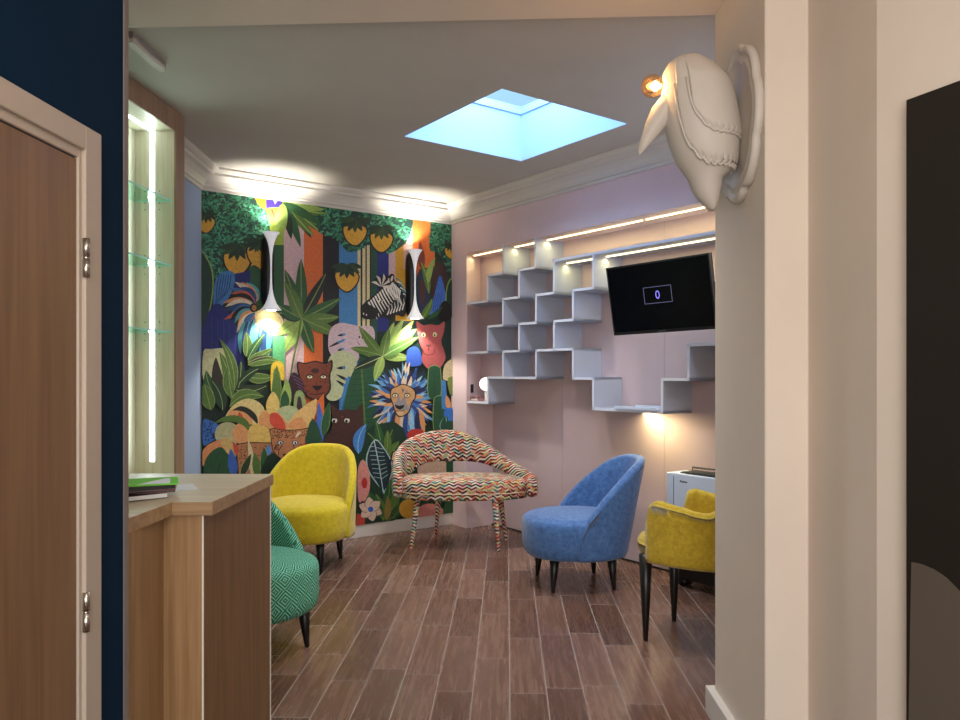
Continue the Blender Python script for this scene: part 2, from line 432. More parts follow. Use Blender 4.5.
# ------------------------------------------------------------------ lit display cabinet
kd = Vector((.0657, .998, 0)); kp = Vector((-.998, .0657, 0))
c0 = fl(184.4, 118, 3.0); c0.z = 0
cab = empty('display_cabinet', (c0.x, c0.y, 0), label='tall pale oak display cabinet with lit glass shelves, behind the counter', cat='cabinet')
def K(a, b): p = kd*a+kp*b; return (p.x, p.y)       # a along the front (negative = towards camera), b into the wall
def kbox(a0, a1, b0, b1, z0, z1, name, mat, bev=.002):
    m = MB(); m.prism([K(a0, b0), K(a1, b0), K(a1, b1), K(a0, b1)], z0, z1); return m.build(name, mat, cab, bevel=bev)
KL = -1.35; SZ = HC-.004
kbox(-.11, 0, .012, .262, 0, SZ, 'side_panel', M['cab'])
kbox(KL, KL+.05, .012, .262, 0, SZ, 'side_panel', M['cab'])
kbox(KL+.05, -.11, .25, .262, 0, 2.89, 'back_panel', M['cab'])
kbox(KL+.05, -.11, .012, .262, 2.89, SZ, 'top_panel', M['cab'])
kbox(KL+.05, -.11, .012, .25, 0, .78, 'base_unit', M['cab'])
m = MB()
m.prism([K(-.11, 0), K(.002, 0), K(.002, .012), K(-.11, .012)], 0, SZ); m.prism([K(KL, 0), K(-.11, 0), K(-.11, .012), K(KL, .012)], 2.885, SZ)
m.build('front_trim', M['stile'], cab, bevel=.002)
kbox(-.114, -.109, .132, .158, .915, 2.885, 'led_strip', M['ledcool'], 0)
kbox(KL+.1, -.109, .135, .155, 2.884, 2.8905, 'led_strip', M['ledcool'], 0)
for z in (2.469, 2.085, 1.688):
    g = kbox(KL+.052, -.112, .03, .246, z-.004, z+.004, 'glass_shelf', M['glass'], 0)
    m = MB(); m.prism([K(KL+.052, .026), K(-.112, .026), K(-.112, .03), K(KL+.052, .03)], z-.004, z+.004)
    m.prism([K(-.1125, .03), K(-.111, .03), K(-.111, .246), K(-.1125, .246)], z-.004, z+.004)
    m.build('glowing_edge', M['gedge'], g)  # emission stands in for LED light caught in the glass edge
m = MB()
for z in (2.469, 2.085, 1.688):
    for b in (.1, .19):
        p = K(-.114, b); MB().tube([(p[0], p[1]-.008, z-.012), (p[0], p[1]+.004, z-.012)], .004, 8).build('shelf_pin', M['steel'], cab)
        for dz in (-.05, .06): MB().tube([(p[0], p[1]-.0005, z+dz), (p[0], p[1]+.004, z+dz)], .003, 8).build('peg_hole', M['grille'], cab)

# ------------------------------------------------------------------ reception counter
ZC = 1.034
tp = {k: fl(*k, ZC) for k in ((273, 474), (212, 502), (172, 502), (127, 519))}
cen = Vector((-1.2, 2.7, 0))
ctr = empty('reception_counter', cen, label='light oak reception counter with a pale top, at the left of the opening', cat='counter')
def loc2(p): return (p[0]-cen.x, p[1]-cen.y)
nr = tp[(172, 502)]+(tp[(127, 519)]-tp[(172, 502)]).normalized()*.36
if nr.y < 2.105: nr = Vector((nr.x, 2.105, ZC))
bk = tp[(273, 474)]
pts = [bk, tp[(212, 502)], tp[(172, 502)], nr, Vector((-2.0, nr.y, 0)), Vector((-2.0, bk.y+.03, 0))]
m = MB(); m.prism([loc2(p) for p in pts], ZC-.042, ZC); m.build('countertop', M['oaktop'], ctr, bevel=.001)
m = MB()
e_pts = [bk, tp[(212, 502)], tp[(172, 502)], nr]
for i in range(3):
    a, b = e_pts[i], e_pts[i+1]; d = (b-a).normalized(); n_ = Vector((-d.y, d.x, 0)); n_ = n_ if n_.dot(a-cen) > 0 else -n_
    if i == 1: n_ = Vector((0, -1, 0))
    if i != 1: n_ = Vector((1, 0, 0))
    m.prism([loc2(a), loc2(b), loc2(b+n_*.0015), loc2(a+n_*.0015)], ZC-.0425, ZC-.0005)
m.build('top_edge', wood('counter_edge_oak', (136, 108, 76), (168, 138, 102), 0), ctr)
f0 = atY(204, 400, 2.46); f1 = atY(270, 400, 3.075); f2 = atY(164, 400, 2.46); f3 = atY(127, 400, 2.13)
zt = ZC-.042
m = MB(); m.prism([loc2(p) for p in (f0, f1, f1+Vector((-.03, 0, 0)), f0+Vector((-.03, 0, 0)))], 0, zt)
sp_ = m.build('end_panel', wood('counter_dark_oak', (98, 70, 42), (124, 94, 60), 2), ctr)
m = MB()
for dx in (.18, .52):
    q = f0.lerp(f1, dx); MB().sphere((q.x-cen.x+.0005, q.y-cen.y, .13), .004, 8).build('screw_hole', M['black'], sp_)
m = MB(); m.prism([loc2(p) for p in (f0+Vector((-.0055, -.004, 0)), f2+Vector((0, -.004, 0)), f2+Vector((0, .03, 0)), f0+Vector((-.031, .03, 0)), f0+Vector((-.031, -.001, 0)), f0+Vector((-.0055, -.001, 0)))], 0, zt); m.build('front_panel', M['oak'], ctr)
m = MB(); m.prism([loc2(p) for p in (f2+Vector((-.001, 0.002, 0)), f3, f3+Vector((-.03, 0, 0)), f2+Vector((-.03, 0.002, 0)))], 0, zt); m.build('side_panel', M['oak'], ctr)
m = MB(); m.prism([loc2(p) for p in ((-2.0, 2.14), (f3.x-.03, 2.14), (f3.x-.03, 2.17), (-2.0, 2.17))], 0, zt); m.build('carcass_panel', M['oak'], ctr)
m = MB(); m.prism([loc2(p) for p in ((-2.0, 3.04), (f1.x-.03, 3.04), (f1.x-.03, 3.07), (-2.0, 3.07))], 0, zt)
m.build('carcass_panel', M['oak'], ctr)
m = MB()
m.prism([loc2(p) for p in (f0+Vector((0, -.005, 0)), f0+Vector((-.005, -.005, 0)), f0+Vector((-.005, -.0005, 0)), f0+Vector((0, -.0005, 0)))], 0, zt)
m.build('edge_band', M['edge'], ctr)
m = MB(); m.prism([loc2(p) for p in (f1+Vector((.001, 0, 0)), f1+Vector((.001, .012, 0)), f1+Vector((-.03, .012, 0)), f1+Vector((-.03, 0, 0)))], 0, zt)
m.build('edge_band', M['edge'], ctr)

# leaflets on the counter
def sheet(name, mat, c, wx, wy, z, th, rz, label, curl=0, page=None):
    m = MB(); n = 6; vs = []; fs = []
    for k in (0, 1):
        for i in range(n+1):
            for j in (-1, 1):
                x = -wx/2+wx*i/n; vs.append((x, j*wy/2, th*k+curl*abs(i/n)**2))
    def id_(k, i, j): return k*(n+1)*2+i*2+j
    for i in range(n):
        fs += [(id_(1, i, 0), id_(1, i+1, 0), id_(1, i+1, 1), id_(1, i, 1)), (id_(0, i, 1), id_(0, i+1, 1), id_(0, i+1, 0), id_(0, i, 0))]
        for j in (0, 1): fs.append((id_(0, i, j), id_(0, i+1, j), id_(1, i+1, j), id_(1, i, j)))
    fs += [(id_(0, 0, 0), id_(0, 0, 1), id_(1, 0, 1), id_(1, 0, 0)), (id_(0, n, 0), id_(0, n, 1), id_(1, n, 1), id_(1, n, 0))]
    m.add(vs, fs)
    if page:
        r = empty(name, (c[0], c[1], z), rz, label=label, cat='magazine'); 
        m.build('cover', mat, r)
        p = MB(); p.box((-wx/2+.004, -wy/2-.0008, .0015), (wx/2+.0008, wy/2+.0008, th-.0015)); p.build('pages', page, r)
        return r
    o = m.build(name, mat, None, loc=(c[0], c[1], z), rz=rz); return tag(o, label, 'magazine')
pc = Vector((-1.085, 2.52, ZC))
z = ZC+.0005
o = sheet('paper_sheet', M['paper'], fl(164, 489, ZC)[:2], .21, .15, z, .001, rad(28), 'loose white leaflet sticking out under the magazines'); o['category'] = 'leaflet'
z += .002
sheet('magazine', M['mdark'], (pc.x-.075, pc.y-.03), .21, .15, z, .016, rad(42), 'charcoal magazine at the bottom of the counter stack', page=M['paper']); z += .017
sheet('magazine', M['mred'], (pc.x-.045, pc.y+.02), .21, .15, z, .009, rad(20), 'dark red magazine in the middle of the counter stack', page=M['mdark']); z += .010
sheet('magazine', M['mmauve'], (pc.x-.05, pc.y), .2, .15, z, .018, rad(35), 'thick mauve magazine near the top of the counter stack', page=M['mdark']); z += .019
o = sheet('brochure', M['mgreen'], (pc.x-.05, pc.y+.0), .25, .18, z, .003, rad(22), 'lime green brochure lying on top of the counter stack'); z += .0035
m = MB(); m.prism([(.0, -.07), (.1, -.07), (.1, .05), (.085, .06)], .0031, .0036); m.prism([(-.09, -.06), (-.02, -.06), (-.03, -.045), (-.09, -.03)], .0031, .0036)
m.build('white_band', M['paper'], o)

# ------------------------------------------------------------------ jungle mural
class Mural:
    def __init__(s): s.v = []; s.f = []; s.c = []; s.lay = 0
    def wall(s, px, py):
        p = onp(px, py, Cn, nM); return ((p-PL).dot(u), p.z)
    def poly(s, pts, col, newlayer=True):
        if newlayer: s.lay += 1
        q = [s.wall(*p) for p in pts]
        for axis, lim, sg in ((0, .002, 1), (0, T_M-.002, -1), (1, .112, 1), (1, 2.856, -1)):
            r = []
            for i in range(len(q)):
                a, b = q[i], q[(i+1) % len(q)]; ia = (a[axis]-lim)*sg >= 0; ib = (b[axis]-lim)*sg >= 0
                if ia: r.append(a)
                if ia != ib:
                    k = (lim-a[axis])/(b[axis]-a[axis]); r.append((a[0]+(b[0]-a[0])*k, a[1]+(b[1]-a[1])*k))
            q = r
            if len(q) < 3: return
        k = len(s.v); d = .0012+s.lay*.00004
        s.v += [(a, -d, z_) for a, z_ in q]; s.f.append(list(range(k, k+len(q)))); s.c.append(lin(col))
MU = Mural()
class Fr:
    def __init__(s, x, y, k): s.x, s.y, s.k = x, y, k
    def t(s, p): return (s.x+p[0]*s.k, s.y+p[1]*s.k)
    def P(s, col, *p, sm=0, nl=True):
        if sm:
            q = []; n = len(p)
            for i in range(n):
                a, b, c, d = p[i-1], p[i], p[(i+1) % n], p[(i+2) % n]
                for j in range(sm):
                    t = j/sm
                    q.append(tuple(.5*((2*b[k])+(-a[k]+c[k])*t+(2*a[k]-5*b[k]+4*c[k]-d[k])*t*t+(-a[k]+3*b[k]-3*c[k]+d[k])*t**3) for k in (0, 1)))
            p = q
        MU.poly([s.t(a) for a in p], col, nl)
    def E(s, col, x, y, rx, ry=None, a=0, nl=True, n=18):
        ry = rx if ry is None else ry
        s.P(col, *[(x+rx*cos(t)*cos(a)-ry*sin(t)*sin(a), y+rx*cos(t)*sin(a)+ry*sin(t)*cos(a)) for t in [2*pi*i/n for i in range(n)]], nl=nl)
    def L(s, col, x0, y0, x1, y1, wd, bend=0, rib=None, out=None, nl=True):
        """pointed leaf from base to tip"""
        dx, dy = x1-x0, y1-y0; ln = math.hypot(dx, dy) or 1; nx, ny = -dy/ln, dx/ln
        def mk(ww):
            l, r = [], []
            for i in range(11):
                t = i/10; h = ww*.62*(sin(pi*t**.8)**.8 if 0 < t < 1 else 0); b = bend*4*t*(1-t)
                cx_, cy_ = x0+dx*t+nx*b, y0+dy*t+ny*b
                l.append((cx_+nx*h, cy_+ny*h)); r.append((cx_-nx*h, cy_-ny*h))
            return l+r[-2:0:-1]
        if out: s.P(out, *mk(wd+5), nl=nl)
        s.P(col, *mk(wd), nl=nl)
        if rib:
            s.S(rib, [(x0+dx*t+nx*bend*4*t*(1-t), y0+dy*t+ny*bend*4*t*(1-t)) for t in [i/8*.95 for i in range(9)]], 4, nl=nl)
    def S(s, col, pts, wd, nl=True, taper=False):
        l, r = [], []; n = len(pts)
        for i, p in enumerate(pts):
            a, b = pts[max(0, i-1)], pts[min(n-1, i+1)]; d = math.hypot(b[0]-a[0], b[1]-a[1]) or 1
            nx, ny = -(b[1]-a[1])/d, (b[0]-a[0])/d; h = wd/2*((1-i/(n-1)*.8) if taper else 1)
            l.append((p[0]+nx*h, p[1]+ny*h)); r.append((p[0]-nx*h, p[1]-ny*h))
        s.P(col, *(l+r[::-1]), nl=nl)
def inside(p, poly):
    c = False; n = len(poly)
    for i in range(n):
        (x1, y1), (x2, y2) = poly[i], poly[(i+1) % n]
        if (y1 > p[1]) != (y2 > p[1]) and p[0] < (x2-x1)*(p[1]-y1)/(y2-y1)+x1: c = not c
    return c
A = Fr(195, 180, .2708); B = Fr(195, 345, .2708); Cc = Fr(200, 185, .1597); D = Fr(320, 200, .16667); Eh = Fr(200, 290, .16667)
G = Fr(320, 310, .16667); Hh = Fr(200, 390, .1354); I = Fr(320, 410, .1806)
DG = (20, 44, 34); GR = (44, 92, 50); OL = (88, 120, 52); LG = (150, 180, 90); BK = (20, 20, 22); NV = (30, 42, 120); SB = (66, 132, 190)
OR = (224, 112, 48); PK = (220, 186, 186); MU_ = (222, 168, 52); CR = (222, 206, 160); PE = (228, 160, 104); TE = (60, 140, 140)
MU.poly([(190, 150), (470, 190), (470, 540), (190, 580)], DG)
A.P(GR, (200, 100), (335, 100), (335, 700), (200, 700))
A.P((150, 175, 60), (255, 60), (335, 60), (335, 240), (255, 240))
A.P(PK, (328, 90), (402, 90), (402, 760), (328, 760)); A.P(OR, (402, 80), (472, 80), (472, 900), (402, 900)); A.P(BK, (472, 150), (532, 150), (532, 1000), (472, 1000))
A.P(SB, (532, 200), (602, 200), (602, 900), (532, 900)); A.P((30, 80, 60), (602, 150), (672, 150), (672, 700), (602, 700))
for x in (600, 618, 634): A.P(CR, (x, 200), (x+11, 200), (x+11, 580), (x, 580)); A.P(BK, (x+11, 200), (x+15, 200), (x+15, 580), (x+11, 580))
A.P(NV, (672, 200), (715, 200), (715, 560), (672, 560)); A.P(PK, (715, 200), (741, 200), (741, 480), (715, 480)); A.P((216, 160, 30), (740, 170), (800, 170), (800, 520), (740, 520))
A.P((228, 180, 170), (770, 130), (805, 130), (805, 330), (770, 330)); A.P(OR, (803, 120), (852, 120), (852, 520), (803, 520)); A.P((232, 120, 52), (852, 120), (885, 120), (885, 480), (852, 480))
A.P((24, 52, 44), (800, 400), (830, 330), (960, 300), (960, 760), (800, 760))
# lower ground
B.P((26, 58, 40), (20, 300), (480, 300), (480, 720), (20, 720)); B.P((28, 62, 40), (480, 330), (960, 300), (960, 760), (480, 760))
# foliage masses
def foliage(fr, pts, n, base=(26, 62, 54)):
    fr.P(base, *pts, sm=4); xs = [p[0] for p in pts]; ys = [p[1] for p in pts]
    for lay in range(2):
        MU.lay += 1
        for i in range(n//2):
            p = (random.uniform(min(xs), max(xs)), random.uniform(min(ys), max(ys)))
            if not inside(p, pts): continue
            a = random.choice((.3, 1.2, 2.2, 2.9))+random.uniform(-.3, .3); k = .2708/fr.k
            fr.E(random.choice(((62, 150, 110), (50, 128, 92), (40, 108, 76), (88, 172, 128))), p[0], p[1], random.uniform(6, 11)*k, random.uniform(2.6, 4)*k, a, nl=False, n=8)
foliage(A, [(20, 10), (180, 40), (250, 90), (275, 170), (268, 200), (225, 215), (190, 250), (130, 330), (80, 360), (25, 400)], 1100)
foliage(A, [(440, 60), (620, 70), (790, 120), (795, 200), (770, 240), (720, 270), (690, 262), (640, 240), (600, 262), (560, 262), (520, 215), (460, 195), (438, 150)], 800)
foliage(A, [(880, 130), (960, 140), (960, 340), (935, 335), (900, 270), (868, 260), (868, 200)], 260)
# top centre petals
A.P((70, 50, 150), (262, 60), (320, 60), (322, 100), (262, 104)); A.P(CR, (285, 65), (310, 70), (295, 90)); A.P(MU_, (215, 60), (262, 60), (262, 110), (240, 100))
A.S((140, 60, 50), [(282, 110), (300, 150), (300, 200)], 8)
for x1, y1, c in ((460, 190, OL), (430, 215, BK), (440, 210, OL), (390, 250, GR), (355, 220, (30, 50, 30)), (490, 125, OL), (478, 110, LG), (300, 200, LG), (330, 190, LG), (470, 170, GR)):
    A.L(c, 325, 85, x1, y1, 26, random.uniform(-8, 8), rib=LG if c == OL else None)
# golden fruit
def fruit(fr, x, y, r, ang=0):
    fr.P(BK, (x-r*1.12, y-r*.62), (x, y-r*.9), (x+r*1.12, y-r*.45), (x+r*1.02, y+r*.45), (x+r*.25, y+r*1.26), (x-r*.45, y+r*1.1), (x-r*1.05, y+r*.4), sm=3)
    fr.P(MU_, (x-r, y-r*.6), (x, y-r*.8), (x+r, y-r*.4), (x+r*.9, y+r*.4), (x+r*.2, y+r*1.12), (x-r*.4, y+r), (x-r*.92, y+r*.35), sm=3)
    for i in range(7):
        t = ang+pi*(.05+i*.15); fr.L(random.choice(((26, 52, 32), (50, 78, 36), (34, 62, 34))), x, y-r*1.3, x+cos(t)*r*1.5, y-r*1.25+sin(t)*r*1.25, r*.42, 0)
fruit(A, 155, 300, 46); fruit(A, 235, 275, 40, .2); fruit(A, 40, 160, 30); fruit(A, 590, 195, 40); fruit(A, 688, 222, 38); fruit(A, 560, 365, 40); fruit(A, 945, 265, 22)
A.P(MU_, (205, 320), (225, 260), (250, 310), (240, 330), (220, 312))
A.P((28, 38, 110), (128, 350), (205, 335), (200, 400), (140, 400))
# peacock-blue leaf, dark arch, navy hill
A.P(SB, (72, 380), (100, 340), (140, 340), (145, 380), (120, 440), (70, 480), sm=3)
for i in range(6): A.S(NV, [(88+i*9, 350), (80+i*9, 400), (76+i*6, 460-i*6)], 3)
A.P(LG, (20, 282), (42, 285), (66, 340), (66, 420), (50, 500), (20, 560), sm=3); A.P((24, 60, 44), (20, 288), (40, 290), (61, 342), (61, 420), (46, 500), (20, 560), sm=3)
A.P(NV, (20, 640), (30, 540), (60, 470), (90, 458), (130, 500), (165, 570), (178, 650), (170, 720), (20, 720), sm=3)
for i in range(5): A.S((46, 60, 150), [(60+i*22, 500+i*8), (62+i*22, 560), (60+i*22, 640)], 3)
# striped lion behind the left lamp
cols = [(90, 170, 180), (224, 150, 96), (232, 214, 180), (30, 70, 120), (60, 110, 170), (200, 96, 60), BK]
for i in range(24):
    t = rad(118+i*7.2); r1 = random.uniform(105, 150)
    x1, y1 = 245+cos(t)*r1*1.05, 465-sin(t)*r1*.85
    A.L(cols[i % 7], 245+cos(t)*25, 468-sin(t)*25, x1, y1, 19, random.uniform(6, 22))
for i in range(14):
    x = 180+i*8; A.L(cols[(i*3) % 6], x+random.uniform(0, 14), 520, x-8+random.uniform(-10, 10), 660+random.uniform(-20, 30), 17, random.uniform(-12, 12))
A.E(BK, 215, 472, 14, 17); A.E((190, 130, 70), 217, 472, 9, 11)
A.P((240, 222, 160), (222, 490), (262, 474), (310, 495), (330, 540), (318, 565), (290, 575), (250, 550), (225, 520), sm=3); A.S((150, 110, 60), [(262, 545), (290, 552), (322, 545)], 4)
# star palm over the stripes
px_, py_ = 392, 512
for x1, y1, c in ((390, 290, GR), (485, 340, (26, 40, 32)), (330, 330, GR), (328, 375, OL), (540, 435, GR), (532, 505, OL), (540, 575, OL), (437, 640, GR), (325, 640, LG), (300, 575, LG), (305, 490, (28, 52, 36)), (300, 460, GR), (345, 400, OL)):
    A.L(c, px_, py_, x1, y1, 36, random.uniform(-5, 5), rib=(130, 150, 80) if c != BK else None)
A.S(OL, [(390, 512), (380, 580), (362, 660), (350, 735)], 7)
A.P((90, 170, 110), (285, 575), (330, 575), (330, 735), (285, 735))
# zebra
D.P(BK, (243, 650), (262, 618), (310, 580), (345, 545), (360, 505), (392, 480), (420, 445), (440, 450), (448, 490), (490, 510), (520, 570), (525, 640), (500, 700), (455, 690), (420, 720), (380, 700), (320, 712), (262, 708), (243, 690), sm=3)
WH = (238, 235, 228)
for i in range(10):
    k = i/9; xa, ya = 288+k*120, 612-k*110; D.S(WH, [(xa, ya), (xa+16, ya+34), (xa+44, ya+82), (xa+52, ya+104-k*20)], 11, taper=True)
for i in range(9):
    k = i/8; xa, ya = 412+k*66, 470+k*70; D.S(WH, [(xa, ya), (xa-16+k*10, ya+44), (xa-4+k*20, ya+96)], 10, taper=True)
for i in range(7):
    k = i/6; xa, ya = 452+k*52, 470+k*110; D.S(WH if i % 2 else TE, [(xa, ya), (xa+24, ya+14), (xa+44, ya+42)], 9, taper=True)
for i in range(6):
    D.S(WH, [(400+i*18, 690-i*6), (412+i*18, 660-i*8), (408+i*18, 630-i*8)], 8, taper=True)
for i in range(9):
    t = rad(20+i*19); D.L((225, 215, 200) if i % 2 == 0 else BK, 370, 520, 370+cos(t)*-70, 520-sin(t)*78, 16, 8)
D.P(BK, (245, 650), (275, 625), (330, 650), (345, 690), (310, 715), (262, 712), (243, 690), sm=3); D.E((200, 200, 200), 258, 683, 4, 7); D.E((200, 200, 200), 275, 690, 4, 6)
D.E((235, 232, 225), 360, 608, 13, 8, .3); D.E(BK, 361, 609, 6)
D.E(BK, 428, 470, 14, 26, .3); D.E((220, 210, 200), 428, 472, 7, 18, .3)
# right edge plants
D.P((26, 48, 80), (585, 440), (610, 425), (640, 470), (652, 560), (640, 650), (600, 680), (580, 560), sm=3); D.P((84, 40, 46), (592, 500), (610, 480), (625, 540), (615, 640), (598, 600), sm=3)
D.L((130, 60, 46), 610, 420, 596, 250, 34); D.L(OL, 650, 560, 600, 370, 30, 10, rib=LG)
D.P((58, 34, 34), (665, 460), (690, 385), (720, 372), (752, 400), (755, 520), (735, 600), (670, 600), sm=3); D.L(LG, 648, 500, 690, 345, 28, -14)
D.P((60, 110, 200), (665, 640), (690, 540), (716, 450), (745, 540), (748, 600), (700, 690), (655, 700), sm=3); D.P(LG, (750, 560), (765, 490), (790, 480), (790, 700), (750, 700), sm=2); D.P((26, 60, 44), (756, 560), (770, 500), (790, 490), (790, 700), (756, 700), sm=2)
D.P(BK, (715, 640), (745, 605), (780, 640), (780, 720), (715, 720), sm=3); D.L(OL, 600, 720, 670, 590, 36, 8, rib=LG); D.L(GR, 640, 715, 730, 640, 24, 6)
for i in range(4): D.S(NV, [(690+i*12, 560), (682+i*12, 610), (672+i*12, 670)], 3)
# elephant and split leaf
G.P((212, 186, 194), (45, 185), (62, 112), (115, 78), (190, 88), (240, 98), (306, 98), (326, 150), (312, 215), (282, 262), (232, 250), (226, 300), (150, 340), (60, 265), sm=4)
G.E(BK, 232, 162, 5, 7); G.E(BK, 250, 166, 4, 6); G.S(BK, [(220, 190), (230, 205), (238, 210)], 3)
for (x0, y0, x1, y1) in ((150, 145, 100, 155), (150, 175, 45, 225), (140, 230, 100, 245)):
    G.L(BK, x0, y0, x1, y1, 12); G.L(SB, x0, y0, (x0+x1)/2, (y0+y1)/2, 12)
G.P((196, 204, 160), (42, 330), (60, 275), (120, 245), (190, 262), (216, 318), (196, 390), (160, 440), (140, 500), (100, 540), (50, 540), (30, 500), (52, 440), (60, 380), sm=4)
for (x0, y0, x1, y1) in ((95, 350, 150, 345), (92, 385, 175, 430), (92, 420, 160, 465)):
    G.L(BK, x1, y1, x0, y0, 14); G.L(SB, x1, y1, (x0*.4+x1*.6), (y0*.4+y1*.6), 16)
G.S(SB, [(175, 400), (150, 470), (120, 580)], 22)
# banana leaf
G.P((32, 84, 54), (200, 360), (240, 320), (335, 330), (332, 440), (340, 560), (345, 720), (300, 1000), (190, 1000), (120, 740), (135, 600), (165, 450), sm=4)
G.S(OL, [(245, 340), (252, 450), (262, 620), (275, 900)], 10)
for i in range(12): G.S((26, 64, 44), [(252+i, 380+i*32), (190-i*3, 360+i*34+24)], 4); G.S((26, 64, 44), [(256+i, 380+i*32), (325, 370+i*34)], 4)
# pale palm
for x1, y1, c in ((228, 95, OL), (178, 228, OL), (195, 355, (24, 44, 34)), (540, 292, LG), (578, 110, (130, 180, 80)), (560, 60, (170, 200, 110)), (500, 50, LG), (440, 72, LG), (470, 268, OL), (322, 430, LG), (590, 160, (100, 150, 70)), (410, 110, OL)):
    G.L(c, 372, 278, x1, y1, 46, random.uniform(-6, 6), rib=(190, 205, 140) if c != OL else (140, 160, 90))
G.P((60, 100, 200), (520, 240), (570, 220), (600, 260), (600, 330), (520, 330), sm=3)
# rosy lioness
G.P((184, 92, 92), (575, 68), (612, 92), (655, 86), (705, 92), (742, 70), (738, 130), (722, 190), (742, 250), (745, 300), (700, 360), (640, 350), (605, 300), (612, 250), (590, 190), (578, 120), sm=3)
for x in (616, 684): G.E((225, 225, 170), x, 148, 13, 15); G.E(BK, x-1, 152, 4, 8)
G.P((110, 70, 70), (625, 208), (665, 208), (646, 228)); G.S(BK, [(646, 228), (646, 244)], 4); G.S((90, 40, 44), [(610, 232), (618, 262), (646, 272), (678, 262), (686, 232)], 4)
# big lion
mc = [(150, 200, 225), (70, 120, 190), (36, 44, 84), (224, 160, 100), (228, 206, 176), (110, 170, 215), (48, 74, 140)]
for ring, (r0, rr, nn) in enumerate(((50, 225, 52), (55, 195, 46), (50, 150, 34))):
    for i in range(nn):
        t = 2*pi*i/nn+random.uniform(-.05, .05)+ring*.06; r1 = rr*random.uniform(.85, 1.1)
        sy = 1.05 if sin(t) > 0 else .93
        G.L(random.choice(mc), 490+cos(t)*r0, 535+sin(t)*r0, 490+cos(t)*r1*.93, 535+sin(t)*r1*sy+(16 if sin(t) > .3 else 0), 20, random.uniform(-10, 14))
for i in range(11):
    x = 405+i*19; G.L(mc[i % 7], x, 600, x-30+i*5, 790+random.uniform(-40, 20), 24, random.uniform(-16, 16))
G.P(BK, (418, 475), (455, 455), (490, 442), (530, 456), (562, 478), (570, 520), (545, 562), (530, 612), (490, 640), (452, 632), (428, 565), (414, 520), sm=3)
G.P((206, 158, 108), (424, 478), (458, 460), (490, 448), (528, 461), (556, 482), (563, 520), (540, 558), (525, 606), (490, 634), (456, 626), (433, 562), (420, 520), sm=3)
G.P((150, 146, 152), (462, 500), (520, 480), (505, 540), (530, 590), (500, 600), (450, 590), (440, 560), (458, 540), sm=3)
G.L((206, 158, 108), 490, 455, 478, 545, 30)
G.P((60, 60, 110), (478, 462), (490, 480), (500, 462), (491, 500))
for x in (444, 516): G.E(BK, x, 512, 20, 15); G.E((235, 225, 190), x, 513, 15, 10); G.E((190, 140, 60), x, 513, 7); G.E(BK, x, 513, 3)
G.P(BK, (440, 568), (470, 574), (500, 568), (492, 588), (472, 598), (450, 588)); G.S(BK, [(472, 596), (472, 606), (440, 604)], 4); G.S(BK, [(472, 606), (500, 602)], 4)
G.P((230, 190, 140), (452, 610), (492, 608), (486, 632), (462, 630), sm=2)
# right cactus shapes
for (x0, y0, ww, hh) in ((680, 330, 78, 190), (712, 510, 78, 210)):
    for k, c in ((0, (130, 160, 100)), (5, (32, 84, 52))):
        G.P(c, (x0-ww/2+k, y0+hh), (x0-ww/2+k, y0+ww*.45), (x0-ww*.3, y0+k+8), (x0, y0+k), (x0+ww*.3, y0+k+8), (x0+ww/2-k, y0+ww*.45), (x0+ww/2-k, y0+hh), sm=3)
    G.S((26, 66, 44), [(x0, y0+40), (x0, y0+hh)], 4)
G.P(CR, (730, 400), (740, 330), (790, 290), (810, 300), (810, 420), (740, 420), sm=3); G.P((120, 140, 60), (760, 410), (815, 410), (815, 520), (770, 500), sm=3); G.P(SB, (722, 420), (748, 425), (756, 600), (722, 590)); G.L(PE, 770, 600, 750, 510, 26)
G.P((50, 120, 220), (740, 600), (790, 590), (800, 660), (745, 670), sm=3); I.L((30, 80, 60), 700, 130, 690, 30, 60, out=(150, 210, 190), rib=(150, 210, 190))
# dark brown big cats
B.P(BK, (374, 62), (402, 66), (440, 58), (478, 66), (502, 55), (504, 86), (495, 112), (498, 162), (474, 194), (440, 204), (406, 190), (388, 150), (374, 96), sm=3)
B.P((128, 62, 40), (379, 67), (402, 71), (440, 63), (478, 71), (496, 61), (498, 86), (489, 112), (492, 160), (470, 190), (440, 198), (411, 185), (394, 150), (380, 95), sm=3)
B.P((50, 26, 34), (340, 140), (360, 100), (392, 130), (400, 180), (380, 220), (350, 200), sm=3)
for i in range(4): B.S((110, 70, 110), [(352+i*8, 112+i*14), (372+i*7, 120+i*15), (392+i*4, 132+i*14)], 3)
B.E((60, 24, 30), 440, 95, 15, 9); 
for x in (420, 470): B.E(BK, x, 116, 13, 8); B.E((235, 230, 190), x, 118, 10, 5); B.E(BK, x, 117, 3)
B.P((20, 12, 14), (428, 150), (468, 150), (455, 166), (440, 166)); B.S(BK, [(447, 164), (446, 178)], 3); B.S(BK, [(418, 180), (446, 182), (474, 176)], 3)
MU.lay += 1
for i in range(26): B.E((60, 24, 22), random.uniform(392, 488), random.uniform(76, 185), 2.6, n=6, nl=False)
B.P((68, 36, 30), (497, 218), (528, 240), (560, 236), (592, 240), (614, 214), (616, 300), (604, 350), (596, 400), (450, 400), (470, 350), (500, 310), (503, 262), sm=2)
for x in (511, 557): B.E((220, 216, 205), x, 278, 10, 9); B.E(BK, x-2, 281, 5, 6); B.S(BK, [(x-12, 268), (x+10, 270)], 4)
B.E((130, 60, 40), 540, 265, 4); B.S((36, 18, 18), [(490, 322), (505, 332), (520, 322)], 4)
